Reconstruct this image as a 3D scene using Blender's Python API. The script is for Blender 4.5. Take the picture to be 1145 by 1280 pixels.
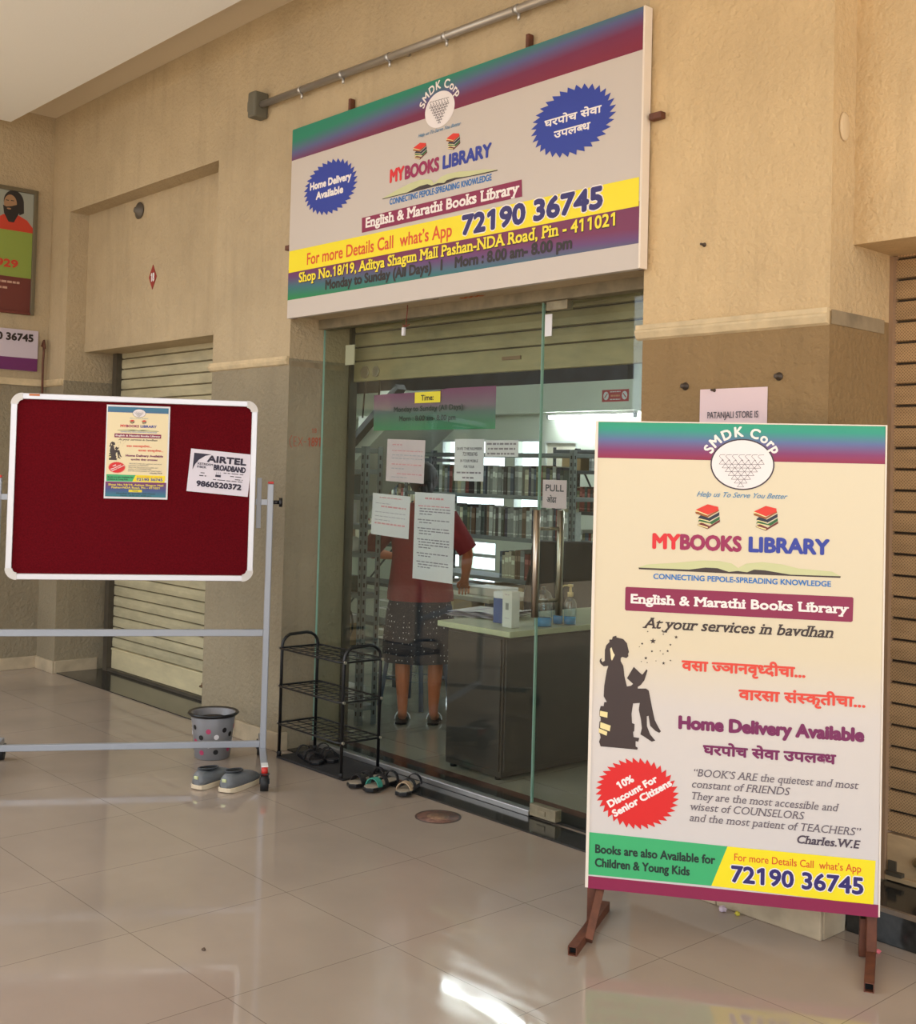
import bpy, bmesh, math, random
from mathutils import Vector, Matrix
from mathutils.geometry import tessellate_polygon

for _o in list(bpy.data.objects):
    bpy.data.objects.remove(_o, do_unlink=True)
SC = bpy.context.scene
COL = SC.collection
R = math.radians
random.seed(11)

# ------------------------------------------------------------------ camera
YAW, PITCH, ROLL = 0.8371, 0.0291, 0.0260
FOCAL_PX, PP_Y = 1469.0, 548.8
cam_d = bpy.data.cameras.new('camera')
cam = bpy.data.objects.new('camera', cam_d)
COL.objects.link(cam)
cam_d.sensor_width = 36.0
cam_d.sensor_fit = 'AUTO'
cam_d.lens = FOCAL_PX * 36.0 / 1280.0
cam_d.shift_y = -(640.0 - PP_Y) / 1280.0
cam_d.clip_start = 0.05
cam_d.clip_end = 200
_f = Vector((-math.sin(YAW) * math.cos(PITCH), math.cos(YAW) * math.cos(PITCH), math.sin(PITCH)))
_r = Vector((math.cos(YAW), math.sin(YAW), 0))
_u = _r.cross(_f)
_r2 = _r * math.cos(ROLL) + _u * math.sin(ROLL)
_u2 = -_r * math.sin(ROLL) + _u * math.cos(ROLL)
M = Matrix((( _r2.x, _u2.x, -_f.x, 0), (_r2.y, _u2.y, -_f.y, 0), (_r2.z, _u2.z, -_f.z, 1.55), (0, 0, 0, 1)))
cam.matrix_world = M
SC.camera = cam

# ------------------------------------------------------------------ light
wd = bpy.data.worlds.new('overcast_sky')
SC.world = wd
wd.use_nodes = True
bg = wd.node_tree.nodes['Background']
bg.inputs[0].default_value = (0.84, 0.92, 1.0, 1)
bg.inputs[1].default_value = 3.1
sun_d = bpy.data.lights.new('sun', 'SUN')
sun_d.energy = 5.0
sun_d.angle = R(3)
sun_d.color = (1.0, 0.90, 0.76)
sun = bpy.data.objects.new('sun', sun_d)
COL.objects.link(sun)
sun.rotation_euler = (R(30), 0, R(72))


def area(name, loc, rot, sx, sy, energy, color=(1, 1, 1), portal=False):
    d = bpy.data.lights.new(name, 'AREA')
    d.shape = 'RECTANGLE'
    d.size = sx
    d.size_y = sy
    d.energy = energy
    d.color = color
    if portal:
        d.cycles.is_portal = True
    o = bpy.data.objects.new(name, d)
    COL.objects.link(o)
    o.location = loc
    o.rotation_euler = rot
    return o


# daylight enters under the slab along the open side of the arcade and at its open end
area('open_side_portal', (-1.5, -2.62, 2.0), (R(90), 0, 0), 6.6, 4.0, 1, portal=True)
area('slab_cutout_portal', (-6.8, -.95, 4.19), (0, 0, 0), 4.4, 3.4, 1, portal=True)  # made-up gap in the slab, opened to brighten the left floor
area('cutout_side_portal', (-6.8, -2.62, 2.0), (R(90), 0, 0), 4.0, 4.2, 1, portal=True)
area('open_end_portal', (1.95, .65, 2.0), (R(90), 0, R(90)), 6.2, 4.0, 1, portal=True)

area('back_window_portal', (-9.8, 9.70, 1.5), (R(-90), 0, 0), 2.3, 0.95, 1, portal=True)

VS = SC.view_settings
VS.view_transform = 'Standard'
VS.look = 'None'
VS.gamma = 1
VS.use_curve_mapping = False
VS.exposure = 0.06
SC.cycles.max_bounces = 8
SC.cycles.transparent_max_bounces = 24


# ------------------------------------------------------------------ materials
def lin(c):
    c = c / 255.0
    return c / 12.92 if c <= 0.04045 else ((c + 0.055) / 1.055) ** 2.4


def rgb(r, g, b):
    return (lin(r), lin(g), lin(b), 1)


MATS = {}


def mat(name, col, rough=0.6, metal=0.0, spec=0.5, bump=0.0, bscale=60, var=0.0, vscale=6, emit=None, estr=0, trans=0):
    if name in MATS:
        return MATS[name]
    m = bpy.data.materials.new(name)
    m.use_nodes = True
    nt = m.node_tree
    b = nt.nodes['Principled BSDF']
    b.inputs['Base Color'].default_value = col
    b.inputs['Roughness'].default_value = rough
    b.inputs['Metallic'].default_value = metal
    b.inputs['Specular IOR Level'].default_value = spec
    if trans:
        b.inputs['Transmission Weight'].default_value = trans
    if emit:
        b.inputs['Emission Color'].default_value = emit
        b.inputs['Emission Strength'].default_value = estr
    if bump or var:
        tc = nt.nodes.new('ShaderNodeTexCoord')
        n = nt.nodes.new('ShaderNodeTexNoise')
        n.inputs['Scale'].default_value = bscale
        n.inputs['Detail'].default_value = 5
        nt.links.new(tc.outputs['Object'], n.inputs['Vector'])
        if bump:
            bp = nt.nodes.new('ShaderNodeBump')
            bp.inputs['Strength'].default_value = bump
            bp.inputs['Distance'].default_value = 0.01
            nt.links.new(n.outputs['Fac'], bp.inputs['Height'])
            nt.links.new(bp.outputs['Normal'], b.inputs['Normal'])
        if var:
            n2 = nt.nodes.new('ShaderNodeTexNoise')
            n2.inputs['Scale'].default_value = vscale
            n2.inputs['Detail'].default_value = 4
            nt.links.new(tc.outputs['Object'], n2.inputs['Vector'])
            mx = nt.nodes.new('ShaderNodeMixRGB')
            mx.blend_type = 'MULTIPLY'
            mx.inputs['Fac'].default_value = 1
            mx.inputs['Color1'].default_value = col
            mr = nt.nodes.new('ShaderNodeMapRange')
            mr.inputs['From Min'].default_value = 0.3
            mr.inputs['From Max'].default_value = 0.7
            mr.inputs['To Min'].default_value = 1 - var
            mr.inputs['To Max'].default_value = 1 + var * 0.5
            nt.links.new(n2.outputs['Fac'], mr.inputs['Value'])
            nt.links.new(mr.outputs['Result'], mx.inputs['Color2'])
            nt.links.new(mx.outputs['Color'], b.inputs['Base Color'])
    MATS[name] = m
    return m


def wall_paint(name, upper, lower, zsplit, rough=0.75):
    """Textured plaster, two painted colours meeting at zsplit, with blotches and fine stains."""
    m = bpy.data.materials.new(name)
    m.use_nodes = True
    nt = m.node_tree
    L = nt.links
    b = nt.nodes['Principled BSDF']
    b.inputs['Roughness'].default_value = rough
    b.inputs['Specular IOR Level'].default_value = 0.3
    g = nt.nodes.new('ShaderNodeNewGeometry')
    sp = nt.nodes.new('ShaderNodeSeparateXYZ')
    L.new(g.outputs['Position'], sp.inputs[0])
    gt = nt.nodes.new('ShaderNodeMath')
    gt.operation = 'GREATER_THAN'
    gt.inputs[1].default_value = zsplit
    L.new(sp.outputs['Z'], gt.inputs[0])
    mx = nt.nodes.new('ShaderNodeMixRGB')
    mx.inputs['Color1'].default_value = lower
    mx.inputs['Color2'].default_value = upper
    L.new(gt.outputs[0], mx.inputs['Fac'])
    big = nt.nodes.new('ShaderNodeTexNoise')
    big.inputs['Scale'].default_value = 1.7
    big.inputs['Detail'].default_value = 7
    big.inputs['Roughness'].default_value = 0.62
    L.new(g.outputs['Position'], big.inputs['Vector'])
    mr = nt.nodes.new('ShaderNodeMapRange')
    mr.inputs['From Min'].default_value = 0.3
    mr.inputs['From Max'].default_value = 0.7
    mr.inputs['To Min'].default_value = 0.86
    mr.inputs['To Max'].default_value = 1.05
    L.new(big.outputs['Fac'], mr.inputs['Value'])
    mul = nt.nodes.new('ShaderNodeMixRGB')
    mul.blend_type = 'MULTIPLY'
    mul.inputs['Fac'].default_value = 1
    L.new(mx.outputs[0], mul.inputs['Color1'])
    L.new(mr.outputs[0], mul.inputs['Color2'])
    # drip streaks stretched vertically, mostly on the darker dado
    mp = nt.nodes.new('ShaderNodeMapping')
    mp.inputs['Scale'].default_value = (9, 9, 0.9)
    L.new(g.outputs['Position'], mp.inputs['Vector'])
    st = nt.nodes.new('ShaderNodeTexNoise')
    st.inputs['Scale'].default_value = 1.6
    st.inputs['Detail'].default_value = 6
    L.new(mp.outputs[0], st.inputs['Vector'])
    mr2 = nt.nodes.new('ShaderNodeMapRange')
    mr2.inputs['From Min'].default_value = 0.50
    mr2.inputs['From Max'].default_value = 0.78
    mr2.inputs['To Min'].default_value = 1.0
    mr2.inputs['To Max'].default_value = 0.62
    L.new(st.outputs['Fac'], mr2.inputs['Value'])
    mul2 = nt.nodes.new('ShaderNodeMixRGB')
    mul2.blend_type = 'MULTIPLY'
    mul2.inputs['Fac'].default_value = 0.25
    L.new(mul.outputs[0], mul2.inputs['Color1'])
    L.new(mr2.outputs[0], mul2.inputs['Color2'])
    L.new(mul2.outputs[0], b.inputs['Base Color'])
    fine = nt.nodes.new('ShaderNodeTexNoise')
    fine.inputs['Scale'].default_value = 42
    fine.inputs['Detail'].default_value = 4
    L.new(g.outputs['Position'], fine.inputs['Vector'])
    bp = nt.nodes.new('ShaderNodeBump')
    bp.inputs['Strength'].default_value = 0.8
    bp.inputs['Distance'].default_value = 0.012
    L.new(fine.outputs['Fac'], bp.inputs['Height'])
    L.new(bp.outputs[0], b.inputs['Normal'])
    return m


def tile_floor(name, col, mortar):
    m = bpy.data.materials.new(name)
    m.use_nodes = True
    nt = m.node_tree
    L = nt.links
    b = nt.nodes['Principled BSDF']
    g = nt.nodes.new('ShaderNodeNewGeometry')
    mp = nt.nodes.new('ShaderNodeMapping')
    mp.inputs['Location'].default_value = (2.39 + 0.617 * 40, -1.862 + 0.617 * 40, 0)
    L.new(g.outputs['Position'], mp.inputs['Vector'])
    br = nt.nodes.new('ShaderNodeTexBrick')
    br.offset = 0
    br.inputs['Scale'].default_value = 1
    br.inputs['Brick Width'].default_value = 0.617
    br.inputs['Row Height'].default_value = 0.617
    br.inputs['Mortar Size'].default_value = 0.0016
    br.inputs['Mortar Smooth'].default_value = 0.2
    br.inputs['Color1'].default_value = col
    br.inputs['Color2'].default_value = tuple(c * 0.97 for c in col[:3]) + (1,)
    br.inputs['Mortar'].default_value = mortar
    L.new(mp.outputs[0], br.inputs['Vector'])
    n = nt.nodes.new('ShaderNodeTexNoise')
    n.inputs['Scale'].default_value = 2.2
    n.inputs['Detail'].default_value = 6
    L.new(g.outputs['Position'], n.inputs['Vector'])
    mr = nt.nodes.new('ShaderNodeMapRange')
    mr.inputs['From Min'].default_value = 0.3
    mr.inputs['From Max'].default_value = 0.75
    mr.inputs['To Min'].default_value = 1.03
    mr.inputs['To Max'].default_value = 0.86
    L.new(n.outputs['Fac'], mr.inputs['Value'])
    mul = nt.nodes.new('ShaderNodeMixRGB')
    mul.blend_type = 'MULTIPLY'
    mul.inputs['Fac'].default_value = 1
    L.new(br.outputs['Color'], mul.inputs['Color1'])
    L.new(mr.outputs[0], mul.inputs['Color2'])
    L.new(mul.outputs[0], b.inputs['Base Color'])
    # faint scuffs dull the polish
    mp2 = nt.nodes.new('ShaderNodeMapping')
    mp2.inputs['Rotation'].default_value = (0, 0, 0.8)
    mp2.inputs['Scale'].default_value = (1.2, 5, 1)
    L.new(g.outputs['Position'], mp2.inputs['Vector'])
    n2 = nt.nodes.new('ShaderNodeTexNoise')
    n2.inputs['Scale'].default_value = 2.5
    n2.inputs['Detail'].default_value = 5
    L.new(mp2.outputs[0], n2.inputs['Vector'])
    mr3 = nt.nodes.new('ShaderNodeMapRange')
    mr3.inputs['From Min'].default_value = 0.4
    mr3.inputs['From Max'].default_value = 0.72
    mr3.inputs['To Min'].default_value = 0.03
    mr3.inputs['To Max'].default_value = 0.16
    L.new(n2.outputs['Fac'], mr3.inputs['Value'])
    L.new(mr3.outputs[0], b.inputs['Roughness'])
    b.inputs['Specular IOR Level'].default_value = 0.5
    return m


def glass_mat(name, tint, base=0.045):
    """Clear pane: straight transmission plus an angle dependent mirror reflection."""
    m = bpy.data.materials.new(name)
    m.use_nodes = True
    nt = m.node_tree
    L = nt.links
    nt.nodes.remove(nt.nodes['Principled BSDF'])
    out = nt.nodes['Material Output']
    t = nt.nodes.new('ShaderNodeBsdfTransparent')
    t.inputs[0].default_value = tint
    gl = nt.nodes.new('ShaderNodeBsdfGlossy')
    gl.inputs['Roughness'].default_value = 0.0
    lw = nt.nodes.new('ShaderNodeLayerWeight')
    lw.inputs['Blend'].default_value = 0.5
    pw = nt.nodes.new('ShaderNodeMath')
    pw.operation = 'POWER'
    pw.inputs[1].default_value = 5
    L.new(lw.outputs['Facing'], pw.inputs[0])
    ma = nt.nodes.new('ShaderNodeMath')
    ma.operation = 'MULTIPLY_ADD'
    ma.inputs[1].default_value = 1 - base
    ma.inputs[2].default_value = base
    L.new(pw.outputs[0], ma.inputs[0])
    mix = nt.nodes.new('ShaderNodeMixShader')
    L.new(ma.outputs[0], mix.inputs[0])
    L.new(t.outputs[0], mix.inputs[1])
    L.new(gl.outputs[0], mix.inputs[2])
    L.new(mix.outputs[0], out.inputs['Surface'])
    MATS[name] = m
    return m


def gradient(name, stops, axis='Z', rough=0.45, skew=0.0, length=1.0, start=0.0):
    """Printed colour gradient along a local axis of the board (metres start..start+length)."""
    m = bpy.data.materials.new(name)
    m.use_nodes = True
    nt = m.node_tree
    L = nt.links
    b = nt.nodes['Principled BSDF']
    b.inputs['Roughness'].default_value = rough
    tc = nt.nodes.new('ShaderNodeTexCoord')
    sp = nt.nodes.new('ShaderNodeSeparateXYZ')
    L.new(tc.outputs['Object'], sp.inputs[0])
    a = nt.nodes.new('ShaderNodeMath')
    a.operation = 'MULTIPLY_ADD'
    a.inputs[1].default_value = skew
    L.new(sp.outputs['X'], a.inputs[0])
    L.new(sp.outputs['Z'], a.inputs[2])
    mr = nt.nodes.new('ShaderNodeMapRange')
    mr.inputs['From Min'].default_value = start
    mr.inputs['From Max'].default_value = start + length
    L.new(a.outputs[0], mr.inputs['Value'])
    cr = nt.nodes.new('ShaderNodeValToRGB')
    e = cr.color_ramp.elements
    e[0].position, e[0].color = stops[0]
    e[1].position, e[1].color = stops[-1]
    for p, c in stops[1:-1]:
        k = e.new(p)
        k.color = c
    L.new(mr.outputs[0], cr.inputs['Fac'])
    L.new(cr.outputs['Color'], b.inputs['Base Color'])
    MATS[name] = m
    return m


def slat_metal(name, col, perf=0.0, rough=0.45, dirt=0.35, scale=95.0):
    m = bpy.data.materials.new(name)
    m.use_nodes = True
    nt = m.node_tree
    L = nt.links
    b = nt.nodes['Principled BSDF']
    b.inputs['Roughness'].default_value = rough
    b.inputs['Metallic'].default_value = 0.15
    g = nt.nodes.new('ShaderNodeNewGeometry')
    mp = nt.nodes.new('ShaderNodeMapping')
    mp.inputs['Scale'].default_value = (2.2, 2.2, 7)
    L.new(g.outputs['Position'], mp.inputs['Vector'])
    n = nt.nodes.new('ShaderNodeTexNoise')
    n.inputs['Scale'].default_value = 1.5
    n.inputs['Detail'].default_value = 8
    n.inputs['Roughness'].default_value = 0.65
    L.new(mp.outputs[0], n.inputs['Vector'])
    mr = nt.nodes.new('ShaderNodeMapRange')
    mr.inputs['From Min'].default_value = 0.32
    mr.inputs['From Max'].default_value = 0.72
    mr.inputs['To Min'].default_value = 1.08
    mr.inputs['To Max'].default_value = 1 - dirt
    L.new(n.outputs['Fac'], mr.inputs['Value'])
    mul = nt.nodes.new('ShaderNodeMixRGB')
    mul.blend_type = 'MULTIPLY'
    mul.inputs['Fac'].default_value = 1
    mul.inputs['Color1'].default_value = col
    L.new(mr.outputs[0], mul.inputs['Color2'])
    last = mul
    if perf:
        mp2 = nt.nodes.new('ShaderNodeMapping')
        mp2.inputs['Rotation'].default_value = (0, R(45), 0)
        mp2.inputs['Scale'].default_value = (scale, 0, scale)
        L.new(g.outputs['Position'], mp2.inputs['Vector'])
        v = nt.nodes.new('ShaderNodeTexVoronoi')
        v.inputs['Scale'].default_value = 1
        v.inputs['Randomness'].default_value = 0
        L.new(mp2.outputs[0], v.inputs['Vector'])
        lt = nt.nodes.new('ShaderNodeMath')
        lt.operation = 'LESS_THAN'
        lt.inputs[1].default_value = 0.33
        L.new(v.outputs['Distance'], lt.inputs[0])
        ml = nt.nodes.new('ShaderNodeMath')
        ml.operation = 'MULTIPLY'
        ml.inputs[1].default_value = perf
        L.new(lt.outputs[0], ml.inputs[0])
        mx = nt.nodes.new('ShaderNodeMixRGB')
        mx.inputs['Color2'].default_value = rgb(45, 32, 22)
        L.new(ml.outputs[0], mx.inputs['Fac'])
        L.new(mul.outputs[0], mx.inputs['Color1'])
        last = mx
    L.new(last.outputs[0], b.inputs['Base Color'])
    MATS[name] = m
    return m


# ------------------------------------------------------------------ mesh builder
class MB:
    def __init__(self):
        self.v, self.f, self.mi, self.mats, self.smooth = [], [], [], [], []

    def _m(self, m):
        if m not in self.mats:
            self.mats.append(m)
        return self.mats.index(m)

    def add(self, verts, faces, m, smooth=False):
        o = len(self.v)
        k = self._m(m)
        self.v += [tuple(p) for p in verts]
        for f in faces:
            self.f.append([i + o for i in f])
            self.mi.append(k)
            self.smooth.append(smooth)
        return self

    def box(self, lo, hi, m, T=None):
        x0, y0, z0 = lo
        x1, y1, z1 = hi
        vs = [(x0, y0, z0), (x1, y0, z0), (x1, y1, z0), (x0, y1, z0), (x0, y0, z1), (x1, y0, z1), (x1, y1, z1), (x0, y1, z1)]
        if T is not None:
            vs = [tuple(T @ Vector(p)) for p in vs]
        return self.add(vs, [(0, 3, 2, 1), (4, 5, 6, 7), (0, 1, 5, 4), (1, 2, 6, 5), (2, 3, 7, 6), (3, 0, 4, 7)], m)

    def bar(self, p0, p1, w, d, m, up=(0, 0, 1)):
        """square bar from p0 to p1, w along side axis, d along 'up'-ish axis"""
        p0, p1 = Vector(p0), Vector(p1)
        a = (p1 - p0).normalized()
        u = Vector(up)
        if abs(a.dot(u)) > 0.99:
            u = Vector((0, 1, 0))
        s = a.cross(u).normalized()
        t = s.cross(a).normalized()
        vs = []
        for p in (p0, p1):
            for i, j in ((-1, -1), (1, -1), (1, 1), (-1, 1)):
                vs.append(p + s * (i * w / 2) + t * (j * d / 2))
        return self.add(vs, [(0, 3, 2, 1), (4, 5, 6, 7), (0, 1, 5, 4), (1, 2, 6, 5), (2, 3, 7, 6), (3, 0, 4, 7)], m)

    def tube(self, pts, r, m, n=8, caps=True, closed=False):
        pts = [Vector(p) for p in pts]
        k = len(pts)
        rs = r if isinstance(r, (list, tuple)) else [r] * k
        vs, fs = [], []
        prev = None
        for i, p in enumerate(pts):
            if closed:
                a = (pts[(i + 1) % k] - pts[i - 1]).normalized()
            else:
                a = (pts[min(i + 1, k - 1)] - pts[max(i - 1, 0)]).normalized()
            if prev is None:
                u = Vector((0, 0, 1)) if abs(a.z) < 0.9 else Vector((1, 0, 0))
                s = a.cross(u).normalized()
            else:
                s = (prev - a * prev.dot(a)).normalized()
            prev = s
            t = a.cross(s)
            for j in range(n):
                q = 2 * math.pi * j / n
                vs.append(p + (s * math.cos(q) + t * math.sin(q)) * rs[i])
        rings = k if closed else k - 1
        for i in range(rings):
            for j in range(n):
                a0, a1 = i * n + j, i * n + (j + 1) % n
                b0, b1 = ((i + 1) % k) * n + j, ((i + 1) % k) * n + (j + 1) % n
                fs.append((a0, a1, b1, b0))
        self.add(vs, fs, m, True)
        if caps and not closed:
            o = len(self.v) - len(vs)
            self.f.append([o + j for j in range(n)][::-1]); self.mi.append(self._m(m)); self.smooth.append(False)
            self.f.append([o + (k - 1) * n + j for j in range(n)]); self.mi.append(self._m(m)); self.smooth.append(False)
        return self

    def lathe(self, prof, m, c=(0, 0, 0), n=24, sx=1, sy=1, caps=True):
        vs, fs = [], []
        for r, z in prof:
            for j in range(n):
                q = 2 * math.pi * j / n
                vs.append((c[0] + r * math.cos(q) * sx, c[1] + r * math.sin(q) * sy, c[2] + z))
        for i in range(len(prof) - 1):
            for j in range(n):
                fs.append((i * n + j, i * n + (j + 1) % n, (i + 1) * n + (j + 1) % n, (i + 1) * n + j))
        self.add(vs, fs, m, True)
        if caps:
            o = len(self.v) - len(vs)
            if prof[0][0] > 1e-4:
                self.f.append([o + j for j in range(n)][::-1]); self.mi.append(self._m(m)); self.smooth.append(False)
            if prof[-1][0] > 1e-4:
                self.f.append([o + (len(prof) - 1) * n + j for j in range(n)]); self.mi.append(self._m(m)); self.smooth.append(False)
        return self

    def loft(self, rings, m, cap=True, smooth=True):
        """rings: lists of equally many points"""
        n = len(rings[0])
        vs = [p for r in rings for p in r]
        fs = []
        for i in range(len(rings) - 1):
            for j in range(n):
                fs.append((i * n + j, i * n + (j + 1) % n, (i + 1) * n + (j + 1) % n, (i + 1) * n + j))
        self.add(vs, fs, m, smooth)
        if cap:
            o = len(self.v) - len(vs)
            k = self._m(m)
            self.f.append([o + j for j in range(n)][::-1]); self.mi.append(k); self.smooth.append(False)
            self.f.append([o + (len(rings) - 1) * n + j for j in range(n)]); self.mi.append(k); self.smooth.append(False)
        return self

    def prism(self, poly, y0, y1, m):
        """poly in (x, z), extruded along y"""
        n = len(poly)
        vs = [(x, y0, z) for x, z in poly] + [(x, y1, z) for x, z in poly]
        fs = [(i, (i + 1) % n, (i + 1) % n + n, i + n) for i in range(n)]
        tris = tessellate_polygon([[Vector((x, z, 0)) for x, z in poly]])
        fs += [tuple(t) for t in tris] + [tuple(i + n for i in t[::-1]) for t in tris]
        return self.add(vs, fs, m)

    def build(self, name, parent=None, loc=None, rz=0.0, bevel=0.0, seg=2, fix=True):
        me = bpy.data.meshes.new(name)
        me.from_pydata(self.v, [], self.f)
        for m in self.mats:
            me.materials.append(m)
        for p, k, s in zip(me.polygons, self.mi, self.smooth):
            p.material_index = k
            p.use_smooth = s
        if fix:
            bm = bmesh.new()
            bm.from_mesh(me)
            bmesh.ops.recalc_face_normals(bm, faces=bm.faces)
            bm.to_mesh(me)
            bm.free()
        me.update()
        o = bpy.data.objects.new(name, me)
        COL.objects.link(o)
        if parent is not None:
            o.parent = parent
        if loc is not None:
            o.location = loc
        o.rotation_euler = (0, 0, rz)
        if bevel:
            b = o.modifiers.new('bevel', 'BEVEL')
            b.width = bevel
            b.segments = seg
            b.limit_method = 'ANGLE'
            b.angle_limit = R(40)
        return o


def tag(o, label, cat, group=None, kind=None):
    o['label'] = label
    o['category'] = cat
    if group:
        o['group'] = group
    if kind:
        o['kind'] = kind
    return o


def empty(name, loc, rz, label, cat, group=None):
    o = bpy.data.objects.new(name, None)
    COL.objects.link(o)
    o.location = loc
    o.rotation_euler = (0, 0, rz)
    o.empty_display_size = 0.1
    return tag(o, label, cat, group)


def struct(o):
    o['kind'] = 'structure'
    return o


def copy_tree(o, parent=None):
    c = o.copy()
    COL.objects.link(c)
    if parent is not None:
        c.parent = parent
    for ch in list(o.children):
        copy_tree(ch, c)
    return c


# ------------------------------------------------------------------ lettering
class Glyphs:
    """Outlines of the built-in font, laid out glyph by glyph so that lines can be fitted, slanted, thickened, given serifs or bent."""
    def __init__(self):
        self.cache = {}
        self.w0 = None

    def _mesh(self, s):
        c = bpy.data.curves.new('glyph', 'FONT')
        c.body = s
        c.size = 1.0
        c.resolution_u = 3
        c.fill_mode = 'FRONT'
        o = bpy.data.objects.new('glyph', c)
        COL.objects.link(o)
        bpy.context.view_layer.update()
        dg = bpy.context.evaluated_depsgraph_get()
        me = o.evaluated_get(dg).to_mesh()
        me.calc_loop_triangles()
        vs = [(v.co.x, v.co.y) for v in me.vertices]
        ts = [tuple(t.vertices) for t in me.loop_triangles]
        bpy.data.objects.remove(o, do_unlink=True)
        bpy.data.curves.remove(c)
        return vs, ts

    def get(self, ch):
        if ch in self.cache:
            return self.cache[ch]
        if self.w0 is None:
            self.w0 = max(p[0] for p in self._mesh('||')[0])
        adv = max(p[0] for p in self._mesh('|' + ch + '|')[0]) - self.w0
        vs, ts = self._mesh(ch) if ch.strip() else ([], [])
        if ch == '1':
            h = max(p[1] for p in vs)
            x0 = min(p[0] for p in vs)
            x1 = max(p[0] for p in vs)
            k = len(vs)
            vs = vs + [(x0, h), (x0 - .15, h - .10), (x0 - .15, h - .20), (x0, h - .11)]
            ts = ts + [(k, k + 1, k + 2), (k, k + 2, k + 3)]
            vs = [(x + .05, y) for x, y in vs]
            adv = max(adv, 0.56)
        cnt = {}
        for t in ts:
            for i in range(3):
                a, b = t[i], t[(i + 1) % 3]
                e = (min(a, b), max(a, b))
                cnt[e] = cnt.get(e, 0) + 1
        bd = [e for e, n in cnt.items() if n == 1]
        ser = []
        if ch.isalpha() and ord(ch) < 128 and vs:
            top = max(p[1] for p in vs)
            lo = min(p[1] for p in vs)
            for a, b in bd:
                (xa, ya), (xb, yb) = vs[a], vs[b]
                w = abs(xa - xb)
                if abs(ya - yb) < .006 and .035 < w < .16:
                    y = (ya + yb) / 2
                    if abs(y) < .012 or abs(y - top) < .02 or abs(y - lo) < .012 or abs(y - .46) < .03:
                        x0, x1 = min(xa, xb), max(xa, xb)
                        d = .05 if y < .2 else -.05
                        ser.append([(x0 - .065, y), (x1 + .065, y), (x1 + .065, y + d), (x0 - .065, y + d)])
        self.cache[ch] = (vs, ts, adv, ser)
        return self.cache[ch]

    def half(self, ch):
        """half form of a Devanagari consonant: the letter without its right upright"""
        key = ch + 'half'
        if key in self.cache:
            return self.cache[key]
        vs, ts, adv, _ = self.get(ch)
        xc = max(p[0] for p in vs) * 0.70
        nv, nt = [], []
        for t in ts:
            poly = [vs[i] for i in t]
            outp = []
            for i in range(3):
                a, b = poly[i], poly[(i + 1) % 3]
                if a[0] <= xc:
                    outp.append(a)
                if (a[0] <= xc) != (b[0] <= xc):
                    k = (xc - a[0]) / (b[0] - a[0])
                    outp.append((xc, a[1] + k * (b[1] - a[1])))
            if len(outp) >= 3:
                o = len(nv)
                nv += outp
                nt += [(o, o + i, o + i + 1) for i in range(1, len(outp) - 1)]
        self.cache[key] = (nv, nt, xc - .01, [])
        return self.cache[key]

    def layout(self, text, serif=0, track=0.0):
        out, x, i = [], 0.0, 0
        while i < len(text):
            ch = text[i]
            if i + 2 < len(text) and text[i + 1] == '\u094d':
                g = self.half(ch)
                i += 2
            else:
                g = self.get(ch)
                i += 1
            vs, ts, adv, ser = g
            v = [(a + x, b) for a, b in vs]
            t = list(ts)
            out.append((v, t, x, adv))
            if serif:
                for q in ser:
                    out.append(([(a + x, b) for a, b in q], [(0, 1, 2), (0, 2, 3)], x, adv))
            x += adv + track
        return out, x


GL = Glyphs()


def smear(bold):
    if bold <= 0:
        return [(0, 0)]
    n = 8 if bold > .03 else 4
    o = R(45) if n == 4 else 0
    return [(0, 0)] + [(bold * math.cos(2 * math.pi * k / n + o), bold * math.sin(2 * math.pi * k / n + o)) for k in range(n)]


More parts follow.
